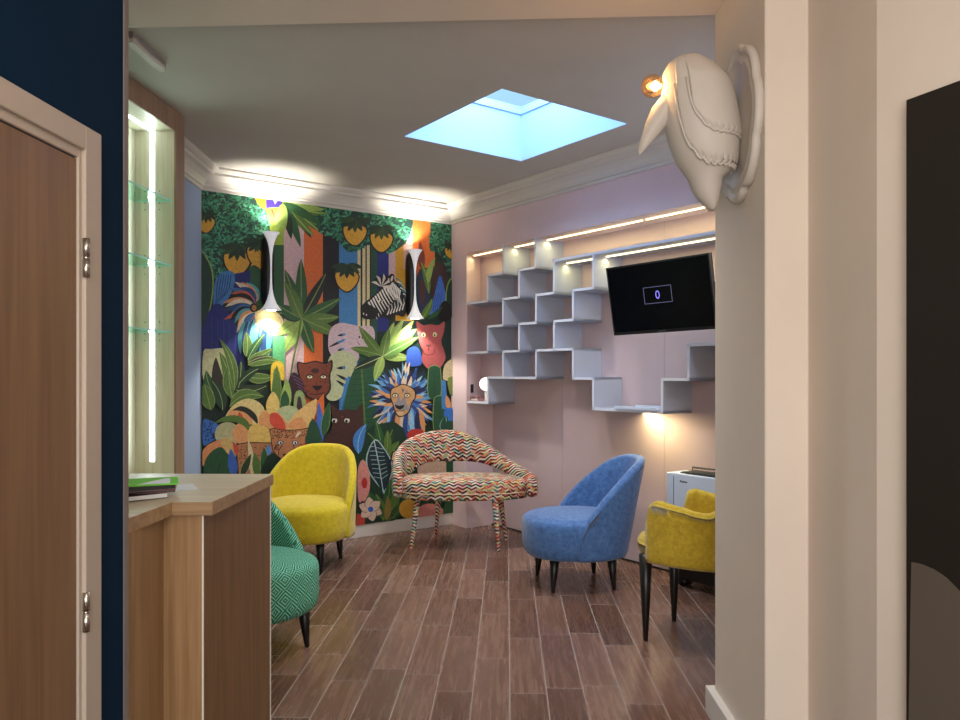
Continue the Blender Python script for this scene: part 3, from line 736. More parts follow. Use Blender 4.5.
# left palm bush
Eh.P((210, 210, 160), (15, 370), (60, 355), (150, 350), (175, 380), (180, 470), (90, 520), (15, 540), sm=3)
for (x0, y0, x1, y1, wd, bd, c) in ((150, 690, 30, 480, 70, -30, GR), (150, 700, 90, 400, 60, -18, (50, 48, 40)), (180, 650, 110, 370, 52, 20, OL), (190, 650, 170, 440, 60, -10, OL), (210, 640, 240, 420, 50, 10, (36, 60, 40)),
        (200, 600, 110, 290, 40, 30, OL), (270, 400, 270, 250, 40, 10, OL), (280, 420, 385, 260, 36, -8, GR), (280, 430, 430, 350, 40, 6, OL), (280, 450, 470, 430, 44, -20, OL), (270, 520, 440, 520, 46, 10, OL), (230, 560, 350, 470, 44, -10, (30, 56, 36)),
        (210, 600, 400, 570, 60, 20, (40, 56, 34)), (170, 700, 380, 640, 60, -40, OL), (60, 720, 20, 560, 60, 0, OL), (130, 720, 60, 540, 60, 20, (34, 64, 40)), (280, 440, 430, 400, 20, -14, (60, 50, 50))):
    Eh.L(c, x0, y0, x1, y1, wd, bd, rib=None if c == (50, 48, 40) else (150, 175, 100), out=(168, 186, 110) if c == OL else None)
Eh.P((238, 200, 60), (418, 480), (430, 440), (465, 425), (495, 450), (500, 530), (480, 540), (470, 490), (445, 470), (432, 500), (432, 600), (418, 600), sm=2)
for x, yy, c in ((450, 450, OL), (510, 530, LG), (500, 600, GR), (590, 600, (70, 40, 60))): Eh.L(c, x, 720, x+4, yy, 44, 0, out=(160, 180, 110))
for (x0, y0) in ((585, 620),):
    Eh.P((150, 175, 110), (555, 720), (560, 630), (585, 600), (615, 620), (630, 700), (610, 720), (600, 650), (580, 640), (570, 720), sm=2)
# flowers and petals
Hh.P((56, 110, 190), (15, 225), (70, 225), (130, 260), (125, 340), (60, 390), (15, 400), sm=3)
MU.lay += 1
for i in range(34): Hh.E((20, 36, 70), random.uniform(20, 115), random.uniform(235, 375), 6, 8, random.uniform(0, 3), nl=False, n=6)
Hh.P((228, 206, 140), (180, 210), (240, 110), (350, 62), (450, 110), (470, 200), (420, 280), (300, 200), sm=4); Hh.P(PE, (200, 180), (260, 130), (330, 150), (380, 240), (300, 260), sm=3)
Hh.P((30, 40, 30), (235, 150), (290, 118), (360, 140), (410, 190), (418, 250), (385, 220), (330, 170), (270, 150), sm=3); Hh.L((206, 84, 54), 300, 230, 280, 160, 30)
Hh.P((190, 186, 140), (105, 350), (120, 270), (190, 235), (260, 260), (290, 330), (240, 420), (170, 420), sm=4); Hh.E(PE, 300, 320, 68, 78)
Hh.P(OL, (100, 245), (160, 200), (250, 185), (330, 215), (365, 270), (350, 300), (310, 260), (240, 235), (150, 235), sm=3)
Hh.P((230, 192, 104), (360, 270), (420, 245), (480, 260), (520, 330), (530, 395), (350, 390), sm=2); Hh.P(PE, (425, 250), (440, 170), (500, 150), (520, 280), (530, 300), (480, 270), sm=2)
Hh.P((236, 204, 116), (530, 12), (572, 70), (578, 150), (550, 200), (490, 160), (482, 90), sm=3); Hh.P((186, 198, 150), (560, 160), (610, 120), (680, 120), (730, 170), (700, 260), (600, 260), sm=4)
Hh.P(PE, (500, 200), (560, 160), (640, 250), (640, 300), (520, 300), sm=2); Hh.P((214, 78, 56), (505, 200), (520, 168), (570, 175), (615, 240), (620, 300), (560, 290), (515, 250), sm=3)
Hh.P((232, 190, 120), (635, 275), (650, 230), (720, 150), (850, 62), (850, 150), (820, 240), (785, 290), (640, 290), sm=2); Hh.P(PE, (640, 280), (660, 230), (740, 200), (780, 285), sm=2)
Hh.P(OR, (850, 90), (905, 25), (910, 200), (880, 330), (850, 200)); Hh.L((64, 110, 200), 885, 400, 868, 85, 44); Hh.L(GR, 900, 340, 945, 90, 46, 0, out=LG)
Hh.P((228, 150, 96), (15, 560), (15, 440), (90, 382), (160, 365), (200, 420), (160, 430), sm=2); Hh.P((214, 178, 110), (140, 380), (200, 350), (250, 400), (260, 490), (205, 480), sm=2)
# spotted cat
Hh.P((50, 28, 20), (252, 398), (350, 382), (525, 386), (570, 480), (560, 620), (270, 620)); Hh.P((184, 122, 82), (262, 404), (350, 390), (522, 393), (560, 480), (550, 620), (280, 620))
Hh.P((50, 28, 20), (503, 296), (540, 278), (600, 292), (730, 288), (790, 275), (806, 300), (795, 370), (765, 455), (700, 490), (620, 516), (574, 504), (524, 440), (512, 340), sm=2)
Hh.P((190, 126, 84), (510, 300), (542, 285), (600, 299), (730, 295), (785, 283), (798, 300), (788, 368), (758, 450), (698, 482), (620, 508), (580, 496), (531, 438), (518, 340), sm=2)
MU.lay += 1
for i in range(90): Hh.E((66, 36, 24), random.uniform(525, 785), random.uniform(300, 360), 5, 4, nl=False, n=6)
for i in range(110): Hh.E((66, 36, 24), random.uniform(285, 545), random.uniform(405, 600), 6, 4, nl=False, n=6)
for i in range(40): Hh.E((66, 36, 24), random.choice((random.uniform(540, 570), random.uniform(715, 750))), random.uniform(400, 440), 5, 4, nl=False, n=6)
for x in (585, 693): Hh.E(BK, x, 388, 22, 17); Hh.E((220, 228, 235), x, 388, 16, 13); Hh.E(BK, x+2, 390, 7, 9)
Hh.S((40, 20, 16), [(600, 405), (575, 440), (570, 480)], 6); Hh.S((40, 20, 16), [(680, 405), (690, 440), (680, 470)], 6); Hh.P(BK, (600, 470), (650, 470), (635, 490), (612, 490)); Hh.P((230, 205, 180), (690, 345), (720, 300), (740, 310), (705, 350))
Hh.P((30, 78, 50), (770, 420), (782, 300), (822, 208), (872, 290), (890, 420), sm=2); Hh.P((204, 70, 50), (742, 430), (765, 380), (770, 440), sm=2)
Hh.P((32, 84, 52), (15, 620), (30, 520), (80, 450), (150, 420), (196, 480), (206, 560), (205, 640), (15, 640), sm=3); Hh.S((18, 48, 34), [(140, 540), (120, 620)], 8)
Hh.L((60, 104, 190), 245, 640, 218, 430, 56); Hh.L((206, 78, 54), 262, 480, 232, 380, 30, 10); Hh.L(CR, 375, 640, 345, 360, 34, 10); Hh.L((40, 62, 34), 295, 640, 368, 470, 40, 0, out=(190, 195, 140)); Hh.L(OL, 420, 640, 395, 460, 50); Hh.L(GR, 470, 640, 465, 420, 50, 0, out=(170, 185, 120))
Hh.P((22, 50, 36), (440, 640), (470, 520), (510, 470), (560, 480), (600, 640), sm=2); Hh.L((80, 140, 210), 500, 480, 498, 400, 30)
# lower right leaves and blossoms (seen behind the chairs)
I.P((24, 58, 40), (180, 180), (400, 60), (480, 200), (470, 560), (300, 620), (190, 620), sm=2)
I.L((66, 130, 200), 205, 240, 250, 75, 50, -20, rib=(150, 200, 230))
for (x0, y0, x1, y1, wd, c) in ((330, 200, 300, 60, 36, GR), (345, 210, 395, 100, 40, (36, 70, 40)), (350, 260, 430, 170, 40, OL), (360, 230, 365, 110, 34, OL), (350, 230, 250, 120, 30, (36, 76, 44))): I.L(c, x0, y0, x1, y1, wd, 4, rib=(120, 150, 80))
I.P((170, 205, 200), (296, 160), (345, 205), (388, 280), (392, 350), (350, 460), (335, 440), (300, 400), (255, 330), (248, 250), sm=3); I.P((26, 48, 58), (296, 168), (341, 210), (382, 282), (385, 350), (346, 446), (305, 396), (262, 328), (255, 252), sm=3)
I.S((190, 220, 215), [(292, 170), (318, 300), (342, 450)], 5)
for i in range(8):
    t = i/8; I.S((170, 205, 200), [(296+t*40, 200+t*200), (262+t*30, 215+t*190-12)], 3, nl=i == 0); I.S((170, 205, 200), [(298+t*40, 205+t*200), (342+t*30, 215+t*160)], 3, nl=False)
for (x0, y0, x1, y1, wd, c) in ((350, 600, 380, 380, 50, GR), (370, 600, 430, 400, 40, OL), (345, 610, 300, 460, 40, OL), (360, 620, 455, 500, 40, (34, 70, 42)), (340, 600, 230, 430, 50, GR), (390, 600, 480, 470, 40, GR), (360, 610, 365, 470, 30, (150, 120, 60))): I.L(c, x0, y0, x1, y1, wd, 6, rib=(110, 140, 70))
I.P((226, 150, 140), (205, 500), (200, 340), (228, 272), (262, 330), (268, 430), (240, 500), sm=3); I.E((196, 50, 54), 238, 402, 16, 30)
I.P((196, 70, 56), (190, 640), (195, 570), (240, 580), (240, 640)); I.P((60, 26, 30), (200, 540), (225, 500), (245, 520), (220, 560), sm=2)
for i in range(6):
    t = 2*pi*i/6+.35; I.L((226, 196, 176), 272, 547, 272+cos(t)*68, 547+sin(t)*68, 42, 0, out=(120, 90, 70))
I.E((50, 100, 190), 272, 547, 15)
I.E((222, 168, 60), 480, 545, 52); I.E((222, 140, 130), 600, 575, 80, 60); I.L(GR, 700, 640, 690, 500, 40); I.P((226, 190, 150), (385, 270), (400, 220), (440, 225), (440, 290), sm=2); I.S(BK, [(380, 290), (392, 235), (430, 205), (450, 240)], 8)
I.P((224, 190, 160), (530, 330), (560, 290), (640, 270), (690, 290), (690, 360), (560, 370), sm=3); I.P((200, 60, 50), (470, 140), (500, 105), (560, 110), (560, 150), (500, 160), sm=2)
I.P((36, 84, 54), (690, 60), (740, 60), (740, 640), (690, 640)); I.P((52, 120, 200), (690, 0), (740, 0), (740, 60), (700, 60))
me = bpy.data.meshes.new('mural'); me.from_pydata(MU.v, [], MU.f)
ca = me.color_attributes.new('Col', 'FLOAT_COLOR', 'CORNER')
buf = []
for f, c in zip(MU.f, MU.c): buf += list(c)*len(f)
ca.data.foreach_set('color', buf)
me.materials.append(M['mural'])
mo = bpy.data.objects.new('mural', me); C.objects.link(mo); mo.location = PL; mo.rotation_euler.z = math.atan2(u.y, u.x)
tag(mo, 'jungle wallpaper mural with lions, zebra, big cats and tropical leaves, on the far wall', 'mural')

# ------------------------------------------------------------------ wall lamps on the mural
def sconce(px, y0, y1, label):
    top = onp(px, y0, Cn+nM*.085, nM); bot = onp(px, y1, Cn+nM*.085, nM)
    hh = (top.z-bot.z); base = Vector((top.x, top.y, 0))-nM*.085
    r = empty('sconce', (base.x, base.y, (top.z+bot.z)/2), math.atan2(u.y, u.x), label=label, cat='lamp', group='hourglass wall lamps on the mural')
    m = MB(); rings = []
    for i in range(17):                      # black curved shell on the wall
        t = i/16*2-1; wd = .047*(1-abs(t)**5)**.5+.002
        rings.append([(-.004+wd*cos(k*pi/10), -.02-.055*sin(k*pi/10)*(1-abs(t)**6), t*hh*.5) for k in range(11)]+[(-.004-wd, 0, t*hh*.5), (-.004+wd, 0, t*hh*.5)])
    m.loft(rings); m.build('backplate', M['black'], r)
    m = MB(); pr = []
    for i in range(25):
        t = i/24*2-1; pr.append((.007+(.05 if t > 0 else .066)*abs(t)**3.2+.01*abs(t)**14, t*hh*.5))
    inner = [(max(.004, a-.004), z_) for a, z_ in pr]
    prof = [(p[0]-.003, p[1]) for p in pr[:1]]+pr
    m.lathe(pr, 32, (0, -.085, 0)).build('hourglass_shade', M['diab'], r)
    for sg in (-1, 1):
        m = MB(); m.lathe([(.001, 0), (.036, 0), (.038, .004), (.001, .005)], 24, (0, -.085, sg*hh*.5+(0 if sg > 0 else -.005))); m.build('bulb', M['hglow'], r)
        ld = bpy.data.lights.new('lamp_spot', 'SPOT'); ld.energy = 30 if sg > 0 else 34; ld.spot_size = rad(115); ld.spot_blend = .5; ld.color = (1, .93, .8); ld.shadow_soft_size = .03
        lo = bpy.data.objects.new('lamp_spot', ld); C.objects.link(lo); lo.parent = r; lo.location = (0, -.085, sg*(hh*.5+.015)); lo.rotation_euler.x = pi if sg > 0 else 0
    return r
sconce(271, 232.5, 310, 'white hourglass wall lamp with black back, left one, above the yellow tub chair')
sconce(415, 250, 318.5, 'white hourglass wall lamp with black back, right one, beside the painted zebra')

# ------------------------------------------------------------------ stepped shelving in the recess
g0, gp = .5735, .2205
def gs(n): return g0+gp*n
def gz(j): return 1.628+.2275*j
TH = .02
shelf = empty('stepped_shelf', S(0, 0, 0), math.atan2(w.y, w.x), label='grey lacquered staircase shelving of stepped boxes, built into the pink recess', cat='shelf')
# local x along the wall (s), local y = depth into wall (u)
def run(pts):
    m = MB()
    for (s0, z0), (s1, z1) in zip(pts, pts[1:]):
        a, b = min(s0, s1), max(s0, s1); c, d = min(z0, z1), max(z0, z1); h = TH/2
        if abs(a-LX) < 1e-6: m.prism([(LX, .001), (b+h, .001), (b+h, ND-.002), (.068, ND-.002)], c-h, d+h)
        else: m.box((a-h, 0.001, c-h), (b+h, ND-.002, d+h))
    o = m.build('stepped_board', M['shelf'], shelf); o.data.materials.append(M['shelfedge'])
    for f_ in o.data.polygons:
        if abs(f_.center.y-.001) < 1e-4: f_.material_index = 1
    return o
LX = NS+.012; top = NZ-TH/2-.001
run([(gs(1), top), (gs(1), gz(3)), (gs(0), gz(3)), (gs(0), gz(2)), (LX, gz(2))])
run([(1.226, top), (1.226, gz(3)), (gs(2), gz(3)), (gs(2), gz(2)), (gs(1), gz(2)), (gs(1), gz(1)), (gs(0), gz(1)), (gs(0), gz(0)), (LX, gz(0))])
LB = gz(3)+.03
run([(4.6, LB), (gs(4), LB), (gs(4), gz(2)), (gs(3), gz(2)), (gs(3), gz(1)), (gs(2), gz(1)), (gs(2), gz(0)), (gs(1), gz(0)), (gs(1), gz(-1)+TH)])
run([(gs(6), LB-TH), (gs(6), gz(2)), (gs(5), gz(2)), (gs(5), gz(1)), (gs(4), gz(1)), (gs(4), gz(0)), (gs(3), gz(0)), (gs(3), gz(-1)), (gs(0), gz(-1)), (gs(0), gz(-2)), (LX, gz(-2))])
run([(gs(4)+TH, gz(0)), (gs(5), gz(0)), (gs(5), gz(-1)), (gs(6), gz(-1)), (gs(6), gz(-2)), (gs(9), gz(-2)), (gs(9), gz(-1)), (gs(10), gz(-1)), (gs(10), gz(0)), (gs(13), gz(0)), (gs(13), gz(1)), (gs(16), gz(1))])
def led(s0, s1, z_, t=.125):
    m = MB(); m.box((s0, t-.007, z_-.008), (s1, t+.007, z_-.0005)); m.build('led_strip', M['led'], shelf)
    ld = bpy.data.lights.new('led_glow', 'AREA'); ld.shape = 'RECTANGLE'; ld.size = s1-s0; ld.size_y = .02; ld.energy = 2.2*(s1-s0); ld.color = (1, .9, .42)
    lo = bpy.data.objects.new('led_glow', ld); C.objects.link(lo); lo.parent = shelf; lo.location = ((s0+s1)/2, t, z_-.018)
led(NS-.05, gs(1)-TH, NZ-.001); led(gs(1)+.02, 1.21, NZ-.001); led(1.24, 2.27, NZ-.001); led(2.31, 3.4, NZ-.001); led(3.43, 4.5, NZ-.001)
led(gs(4)+.02, gs(6)-TH, LB-.011); led(gs(6)+.02, 3.3, LB-.011); led(3.33, 4.5, LB-.011)

# things on the shelves
def onshelf(px, py, z, t): return onp(px, py, S(0, 0, t), nS)
zsh = gz(-2)+TH/2
p = onp(486, 384, S(0, 0, .14), nS)
gl = empty('globe_lamp', (p.x, p.y, zsh), label='small round white globe lamp glowing on the lowest left shelf', cat='lamp')
MB().sphere((0, 0, p.z-zsh), .062, 24).build('globe', M['globe'], gl)
MB().lathe([(.03, 0), (.032, .006), (.012, .012), (.012, p.z-zsh-.055)], 20).build('base', M['white'], gl)
p = onp(470.5, 388, S(0, 0, .10), nS)
sb = empty('black_device', (p.x, p.y, zsh), a_s*-1, label='small black device on a stalk beside the glowing globe lamp', cat='device')
MB().box((-.022, -.022, p.z-zsh-.045), (.022, .022, p.z-zsh+.035)).build('body', M['black'], sb, bevel=.004)
m = MB(); m.tube([(0, 0, .004), (.0, 0, p.z-zsh-.04)], .004, 8); m.lathe([(.025, 0), (.025, .005), (.005, .008)], 16); m.build('stand', M['steel'], sb)
p = onp(477, 398, S(0, 0, .05), nS)
tr = empty('acrylic_tray', (p.x, p.y, zsh+.0005), math.atan2(w.y, w.x), label='pinkish clear acrylic box in front of the globe lamp', cat='tray')
m = MB(); m.box((-.06, -.035, 0), (.07, .035, .005)); m.box((-.06, -.035, .035), (.07, .035, .04)); m.box((-.06, -.035, .005), (-.055, .035, .035)); m.box((.065, -.035, .005), (.07, .035, .035)); m.build('box', M['pink_t'], tr)
MB().box((-.05, -.03, .0055), (.05, .03, .02)).build('card_stack', M['white'], tr)
sA, sB = gs(6)+.24, gs(9)-.03
tb = empty('white_tray', S((sA+sB)/2, zsh+.0005, .08), math.atan2(w.y, w.x), label='thin white tray lying on the shelf below the television', cat='tray')
m = MB(); hw = (sB-sA)/2; m.box((-hw, -.1, 0), (hw, .12, .008)); m.box((-hw, -.105, .0), (hw, -.1, .022)); m.box((-hw, .12, 0), (hw, .125, .022)); m.build('tray', M['ac'], tb, bevel=.002)

# ------------------------------------------------------------------ television
k = 1.08
tv = empty('television', (1.0539*k, 4.494*k, H+.4441*k), label='black flat television tilted down on a wall bracket, small lilac box on screen', cat='television')
tv.rotation_mode = 'XYZ'
Rt = Matrix.Rotation(-.852, 3, 'Z') @ Matrix.Rotation(.171, 3, 'X') @ Matrix.Rotation(-.016, 3, 'Y')
tv.rotation_euler = Rt.to_euler()
tw, th = .73*k, .425*k
MB().box((-tw/2, 0, -th/2), (tw/2, .035, th/2)).build('casing', M['tvframe'], tv, bevel=.003)
MB().box((-tw/2+.012, -.001, -th/2+.02), (tw/2-.012, .0, th/2-.012)).build('screen', M['tv'], tv)
m = MB()
bx, bz, bw, bh = -.002, .015, .105, .052
def sline(m, x0, z0, x1, z1, t=.003): m.box((min(x0, x1)-t/2, -.002, min(z0, z1)-t/2), (max(x0, x1)+t/2, -.0012, max(z0, z1)+t/2))
sline(m, bx-bw, bz-bh/1, bx+bw, bz-bh); sline(m, bx-bw, bz+bh, bx+bw, bz+bh); sline(m, bx-bw, bz-bh, bx-bw, bz+bh); sline(m, bx+bw, bz-bh, bx+bw, bz+bh)
m.build('screen_box', M['screenpale'], tv)
m = MB(); pts = [(bx+.018*cos(2*pi*i/24)*.9, bz+.027*sin(2*pi*i/24)) for i in range(24)]; pin = [(bx+.011*cos(2*pi*i/24)*.9, bz+.019*sin(2*pi*i/24)) for i in range(24)]
m.add([(a, -.002, b) for a, b in pts]+[(a, -.002, b) for a, b in pin], [(i, (i+1) % 24, 24+(i+1) % 24, 24+i) for i in range(24)])
m.build('screen_symbol', M['screenblue'], tv)
def text(name, body, size, mat, parent, loc, rotx=pi/2, rz=0):
    cu = bpy.data.curves.new(name, 'FONT'); cu.body = body; cu.size = size; cu.align_x = 'CENTER'; cu.align_y = 'CENTER'; cu.extrude = .0003; cu.materials.append(mat)
    o = bpy.data.objects.new(name, cu); C.objects.link(o); dg = bpy.context.evaluated_depsgraph_get(); me_ = bpy.data.meshes.new_from_object(o.evaluated_get(dg)); bpy.data.objects.remove(o)
    o = bpy.data.objects.new(name, me_); C.objects.link(o); o.parent = parent; o.location = loc; o.rotation_euler = (rotx, 0, rz); return o
text('maker_lettering', 'SAMSUNG', .013, M['steel'], tv, (.0, -.0012, -th/2+.010))
# bracket to the wall behind
tc = Vector(tv.location); back = tc+u*((Cn+u*ND-tc).dot(u)-.012)
Ri = tv.rotation_euler.to_matrix().inverted()
bl = Ri @ (back-tc)
m = MB(); m.box((-.1, .035, -.1), (.1, .045, .1)); m.tube([(0, .045, 0), (.06, (.045+bl.y)/2, bl.z*.5), tuple(bl)], .02, 10)
m.build('wall_bracket', M['black'], tv)

# ------------------------------------------------------------------ chairs
def leg(parent, x, y, z0, dx, dy, r0=.026, r1=.011, mat=None, name='leg'):
    m = MB(); m.tube([(x, y, z0+.02), (x+dx*.5, y+dy*.5, z0*.5), (x+dx, y+dy, .003), (x+dx, y+dy, 0)], [r0, (r0+r1)/2, r1, r1*.9], 14)
    return m.build(name, mat or M['black'], parent)
def interp(tab, x):
    for (a, b), (c, d) in zip(tab, tab[1:]):
        if x <= c: return b+(d-b)*max(0, min(1, (x-a)/(c-a)))
    return tab[-1][1]
def seat_body(ax, ay, z0, z1, dome, front=1.0, sq=2.3):
    m = MB(); n = 48; rings = []
    for sc, z_ in [(.80, z0), (.93, z0+.004), (.985, z0+.03), (1.0, z0+.08), (1.0, z1-.05), (.985, z1-.022), (.95, z1-.006), (.88, z1+.002)]+[(.88*cos(i*pi/14), z1+.002+dome*sin(i*pi/14)) for i in range(1, 7)]:
        ring = []
        for i in range(n):
            t = 2*pi*i/n; c_, s_ = cos(t), sin(t)
            ring.append((ax*sc*math.copysign(abs(c_)**(2/sq), c_), ay*sc*math.copysign(abs(s_)**(2/sq), s_)*(front if s_ < 0 else 1), z_))
        rings.append(ring)
    m.loft(rings); return m
def shell(ax, ay, phi0, tab, z0, lean, th_, zin, sq=2.3, bulge=0.0, n=44):
    """wrap-around upholstered back; phi 0 = rear centre"""
    m = MB(); rings = []
    for i in range(n+1):
        ph = -phi0+2*phi0*i/n; s_, c_ = sin(ph), cos(ph)
        bx_, by_ = math.copysign(abs(s_)**(2/sq), s_), math.copysign(abs(c_)**(2/sq), c_)
        zt_ = interp(tab, abs(ph)/phi0)
        fade = 1.0
        k_ = abs(ph)/phi0
        if k_ > .93: fade = max(.5, 1-((k_-.93)/.07)**2*.5)
        t_ = th_*fade
        def P(off, z_):
            hgt = max(0, z_-z0)
            l = lean*hgt*max(0, c_)**1.0; sx = 1+bulge*hgt*abs(s_)
            return ((ax-off)*bx_*sx, (ay-off)*by_+l, z_)
        zi = min(zin, zt_-.02) if zt_ > zin else zt_-.03
        ring = [P(.004, z0), P(0, z0+.02)]
        for q in (.25, .5, .75, .92): ring.append(P(0, z0+(zt_-z0)*q))
        for q in (0, 30, 60, 90, 120, 150, 180): a_ = rad(q); ring.append(P(t_/2-cos(a_)*t_/2, zt_-t_*.5+sin(a_)*t_*.5))
        for q in (.8, .5, .2, 0): ring.append(P(t_, zi+(zt_-t_*.5-zi)*q))
        ring.append(P(t_, z0+.03) if zi > z0+.05 else P(t_, zi-.005))
        rings.append(ring)
    m.loft(rings); return m
TAB = [(0, .872), (.18, .868), (.33, .848), (.46, .81), (.57, .755), (.68, .69), (.78, .62), (.86, .55), (.92, .48), (.965, .39), (1, .27)]
def tub(loc, facing, mat, label, kx=1.0, lean=.22):
    rz = math.atan2(facing[1], facing[0])+pi/2       # local -Y is the front
    r = empty('tub_chair', (loc[0], loc[1], 0), rz, label=label, cat='chair')
    seat_body(.335*kx, .345, .215, .468, .03, 1.02).build('seat', mat, r)
    shell(.35*kx, .355, rad(99), TAB, .222, lean, .06, .45).build('backrest', mat, r)
    for x, y in ((-.2, -.19), (.2, -.19), (-.2, .2), (.2, .2)): leg(r, x, y, .215, .012*(1 if x > 0 else -1), .015*(1 if y > 0 else -1), .035, .012)
    return r
yc = Vector((-1.325, 5.72)); tub(yc, (-.16, -.99), M['yellow'], 'bright yellow upholstered tub chair on black legs, in front of the mural', 1.07)
gc = Vector((-1.205, 3.97)); tub(gc, (.78, -.62), M['green'], 'green basket-weave tub chair half hidden behind the oak counter')
bc = Vector((.645, 5.235)); tub(bc, (-.985, -.17), M['blue'], 'blue tweed tub chair facing left, in front of the pink wall')

# armchair
P1, P2 = fl(645.6, 640.6), fl(674, 621)
Fd = Vector((-(P2-P1).y, (P2-P1).x, 0)).normalized()
ac_ = (P1+P2)/2-Fd*.20
arm = empty('armchair', (ac_.x, ac_.y, 0), math.atan2(Fd.y, Fd.x)+pi/2, label='mustard yellow armchair on long black legs, cut off by the right-hand wall', cat='armchair')
seat_body(.262, .27, .445, .555, .03, 1.14).build('seat', M['yellow2'], arm)
TA = [(0, .93), (.15, .92), (.27, .88), (.36, .82), (.45, .765), (.56, .73), (.68, .738), (.79, .765), (.87, .775), (.92, .77), (.955, .755), (.98, .72), (1, .66)]
shell(.29, .285, rad(118), TA, .44, .18, .055, .50, sq=3.0).build('backrest_with_arms', M['yellow2'], arm)
for x, y in ((-.2, -.2), (.2, -.2), (-.19, .2), (.19, .2)): leg(arm, x, y, .445, .0, .0 if y < 0 else .03, .036, .013)

# patterned lounge chair
oc = Vector((-.13, 6.40, 0))
pt = empty('lounge_chair', oc, 0, label='wide lounge chair in multicoloured zigzag fabric with open sweeping back', cat='chair')
m = MB(); n = 60; rings = []
for sc, z_ in ((.9, .405), (.97, .41), (1, .43), (.995, .455), (.985, .462), (1, .468), (1.01, .5), (1, .54), (.975, .56), (.93, .57), (.8, .578), (.55, .583), (.25, .585), (.01, .586)):
    ring = []
    for i in range(n):
        t = 2*pi*i/n; c_, s_ = cos(t), sin(t)
        ring.append((.55*math.copysign(abs(c_)**(2/3.2), c_)-.55+.55*sc+(1-sc)*.0 if False else .55*sc*math.copysign(abs(c_)**(2/3.2), c_)+(0 if sc > .9 else 0), .28*sc*math.copysign(abs(s_)**(2/2.6), s_)*(1-.18*max(0, c_)), z_))
    rings.append(ring)
m.loft(rings).build('seat', M['weave'], pt)
m = MB(); n = 60
pts = [(.555*math.copysign(abs(cos(t))**(2/3.2), cos(t)), .283*math.copysign(abs(sin(t))**(2/2.6), sin(t))*(1-.18*max(0, cos(t))), .463) for t in [2*pi*i/n for i in range(n+1)]]
m.tube(pts, .005, 6); m.build('piping', paint('cream_piping', (200, 170, 140), .8), pt)
band = [(-.655, 6.17, .43, .60), (-.685, 6.26, .42, .70), (-.685, 6.40, .46, .79), (-.62, 6.54, .56, .872), (-.47, 6.65, .655, .925), (-.25, 6.71, .662, .94), (-.03, 6.70, .655, .875), (.13, 6.62, .62, .775), (.27, 6.50, .565, .69), (.38, 6.36, .50, .635), (.43, 6.22, .43, .61), (.40, 6.13, .45, .56)]
def cr(P, i, t):
    a, b, c, d = P[max(0, i-1)], P[i], P[min(len(P)-1, i+1)], P[min(len(P)-1, i+2)]
    return [.5*(2*b[k]+(c[k]-a[k])*t+(2*a[k]-5*b[k]+4*c[k]-d[k])*t*t+(-a[k]+3*b[k]-3*c[k]+d[k])*t**3) for k in range(4)]
sm = [cr(band, i, j/6) for i in range(len(band)-1) for j in range(6)]+[list(band[-1])]
rings = []
for i, q in enumerate(sm):
    a, b = sm[max(0, i-1)], sm[min(len(sm)-1, i+1)]; dx, dy = b[0]-a[0], b[1]-a[1]; L = math.hypot(dx, dy); nx, ny = -dy/L, dx/L
    e = min(i, len(sm)-1-i); f_ = min(1, .35+e*.22); tk = .045*f_; hz = (q[3]-q[2])/2*min(1, .6+e*.15); zc = (q[2]+q[3])/2
    rings.append([(q[0]-oc.x+nx*tk*math.copysign(abs(cos(t))**.7, cos(t)), q[1]-oc.y+ny*tk*math.copysign(abs(cos(t))**.7, cos(t)), zc+hz*math.copysign(abs(sin(t))**.7, sin(t))) for t in [2*pi*j/16 for j in range(16)]])
MB().loft(rings).build('backrest', M['weave'], pt)
for (px, py, tx, ty) in ((411, 550, .05, .05), (498.6, 551.3, -.03, .04), (436, 534.8, .03, -.05), (506.4, 540.6, -.06, -.05)):
    f_ = fl(px, py)-oc; leg(pt, f_.x+tx, f_.y+ty, .41, -tx, -ty, .027, .013, M['weave'])

# ------------------------------------------------------------------ white portable heater by the wall
tl = onp(666.5, 472, S(0, 0, .02), nS); s0 = (tl-Cn).dot(w); zt_ = tl.z
ht = empty('portable_heater', S(s0, 0, .02), math.atan2(w.y, w.x), label='white portable air unit with dark top grille, behind the mustard armchair', cat='appliance')
m = MB(); m.box((0, 0, .16), (.75, .2, zt_)); m.build('casing', M['ac'], ht, bevel=.006)
MB().box((.03, .02, .065), (.72, .18, .159)).build('base', M['black'], ht)
MB().box((.06, -.0015, .17), (.064, .002, zt_-.02)).build('side_seam', M['grille'], ht)
m = MB()
for i in range(12): m.box((.1+i*.045, .035, zt_), (.135+i*.045, .175, zt_+.012))
m.box((.09, .03, zt_-.001), (.66, .18, zt_+.005)); m.build('top_grille', M['grille'], ht)
m = MB(); m.tube([(.1, .15, zt_), (.1, .15, zt_+.032), (.62, .15, zt_+.032), (.62, .15, zt_)], .006, 8); m.build('handle', M['black'], ht)
m = MB()
for i, (dx, h_) in enumerate(((0, .014), (.012, .01), (.022, .01), (.032, .01), (.042, .008), (.052, .009))): m.box((.115+dx, -.002, zt_-.055), (.122+dx, 0, zt_-.055+h_))
m.build('badge', M['grille'], ht)
for x in (.08, .67):
    m = MB(); m.tube([(x, .06, .03), (x, .14, .03)], .03, 14); m.box((x-.02, .08, .03), (x+.02, .12, .065)); m.build('caster', M['black'], ht)
cd = fl(705, 566)
m = MB(); pts = [(cd.x+.05*cos(t*1.9)+t*.02, cd.y+.05*sin(t*1.9), .012+.004*t) for t in [i*.35 for i in range(34)]]
m.tube(pts, .008, 6); tag(m.build('power_cable', M['black']), 'coiled black cable on the floor under the mustard armchair', 'cable')
m.v

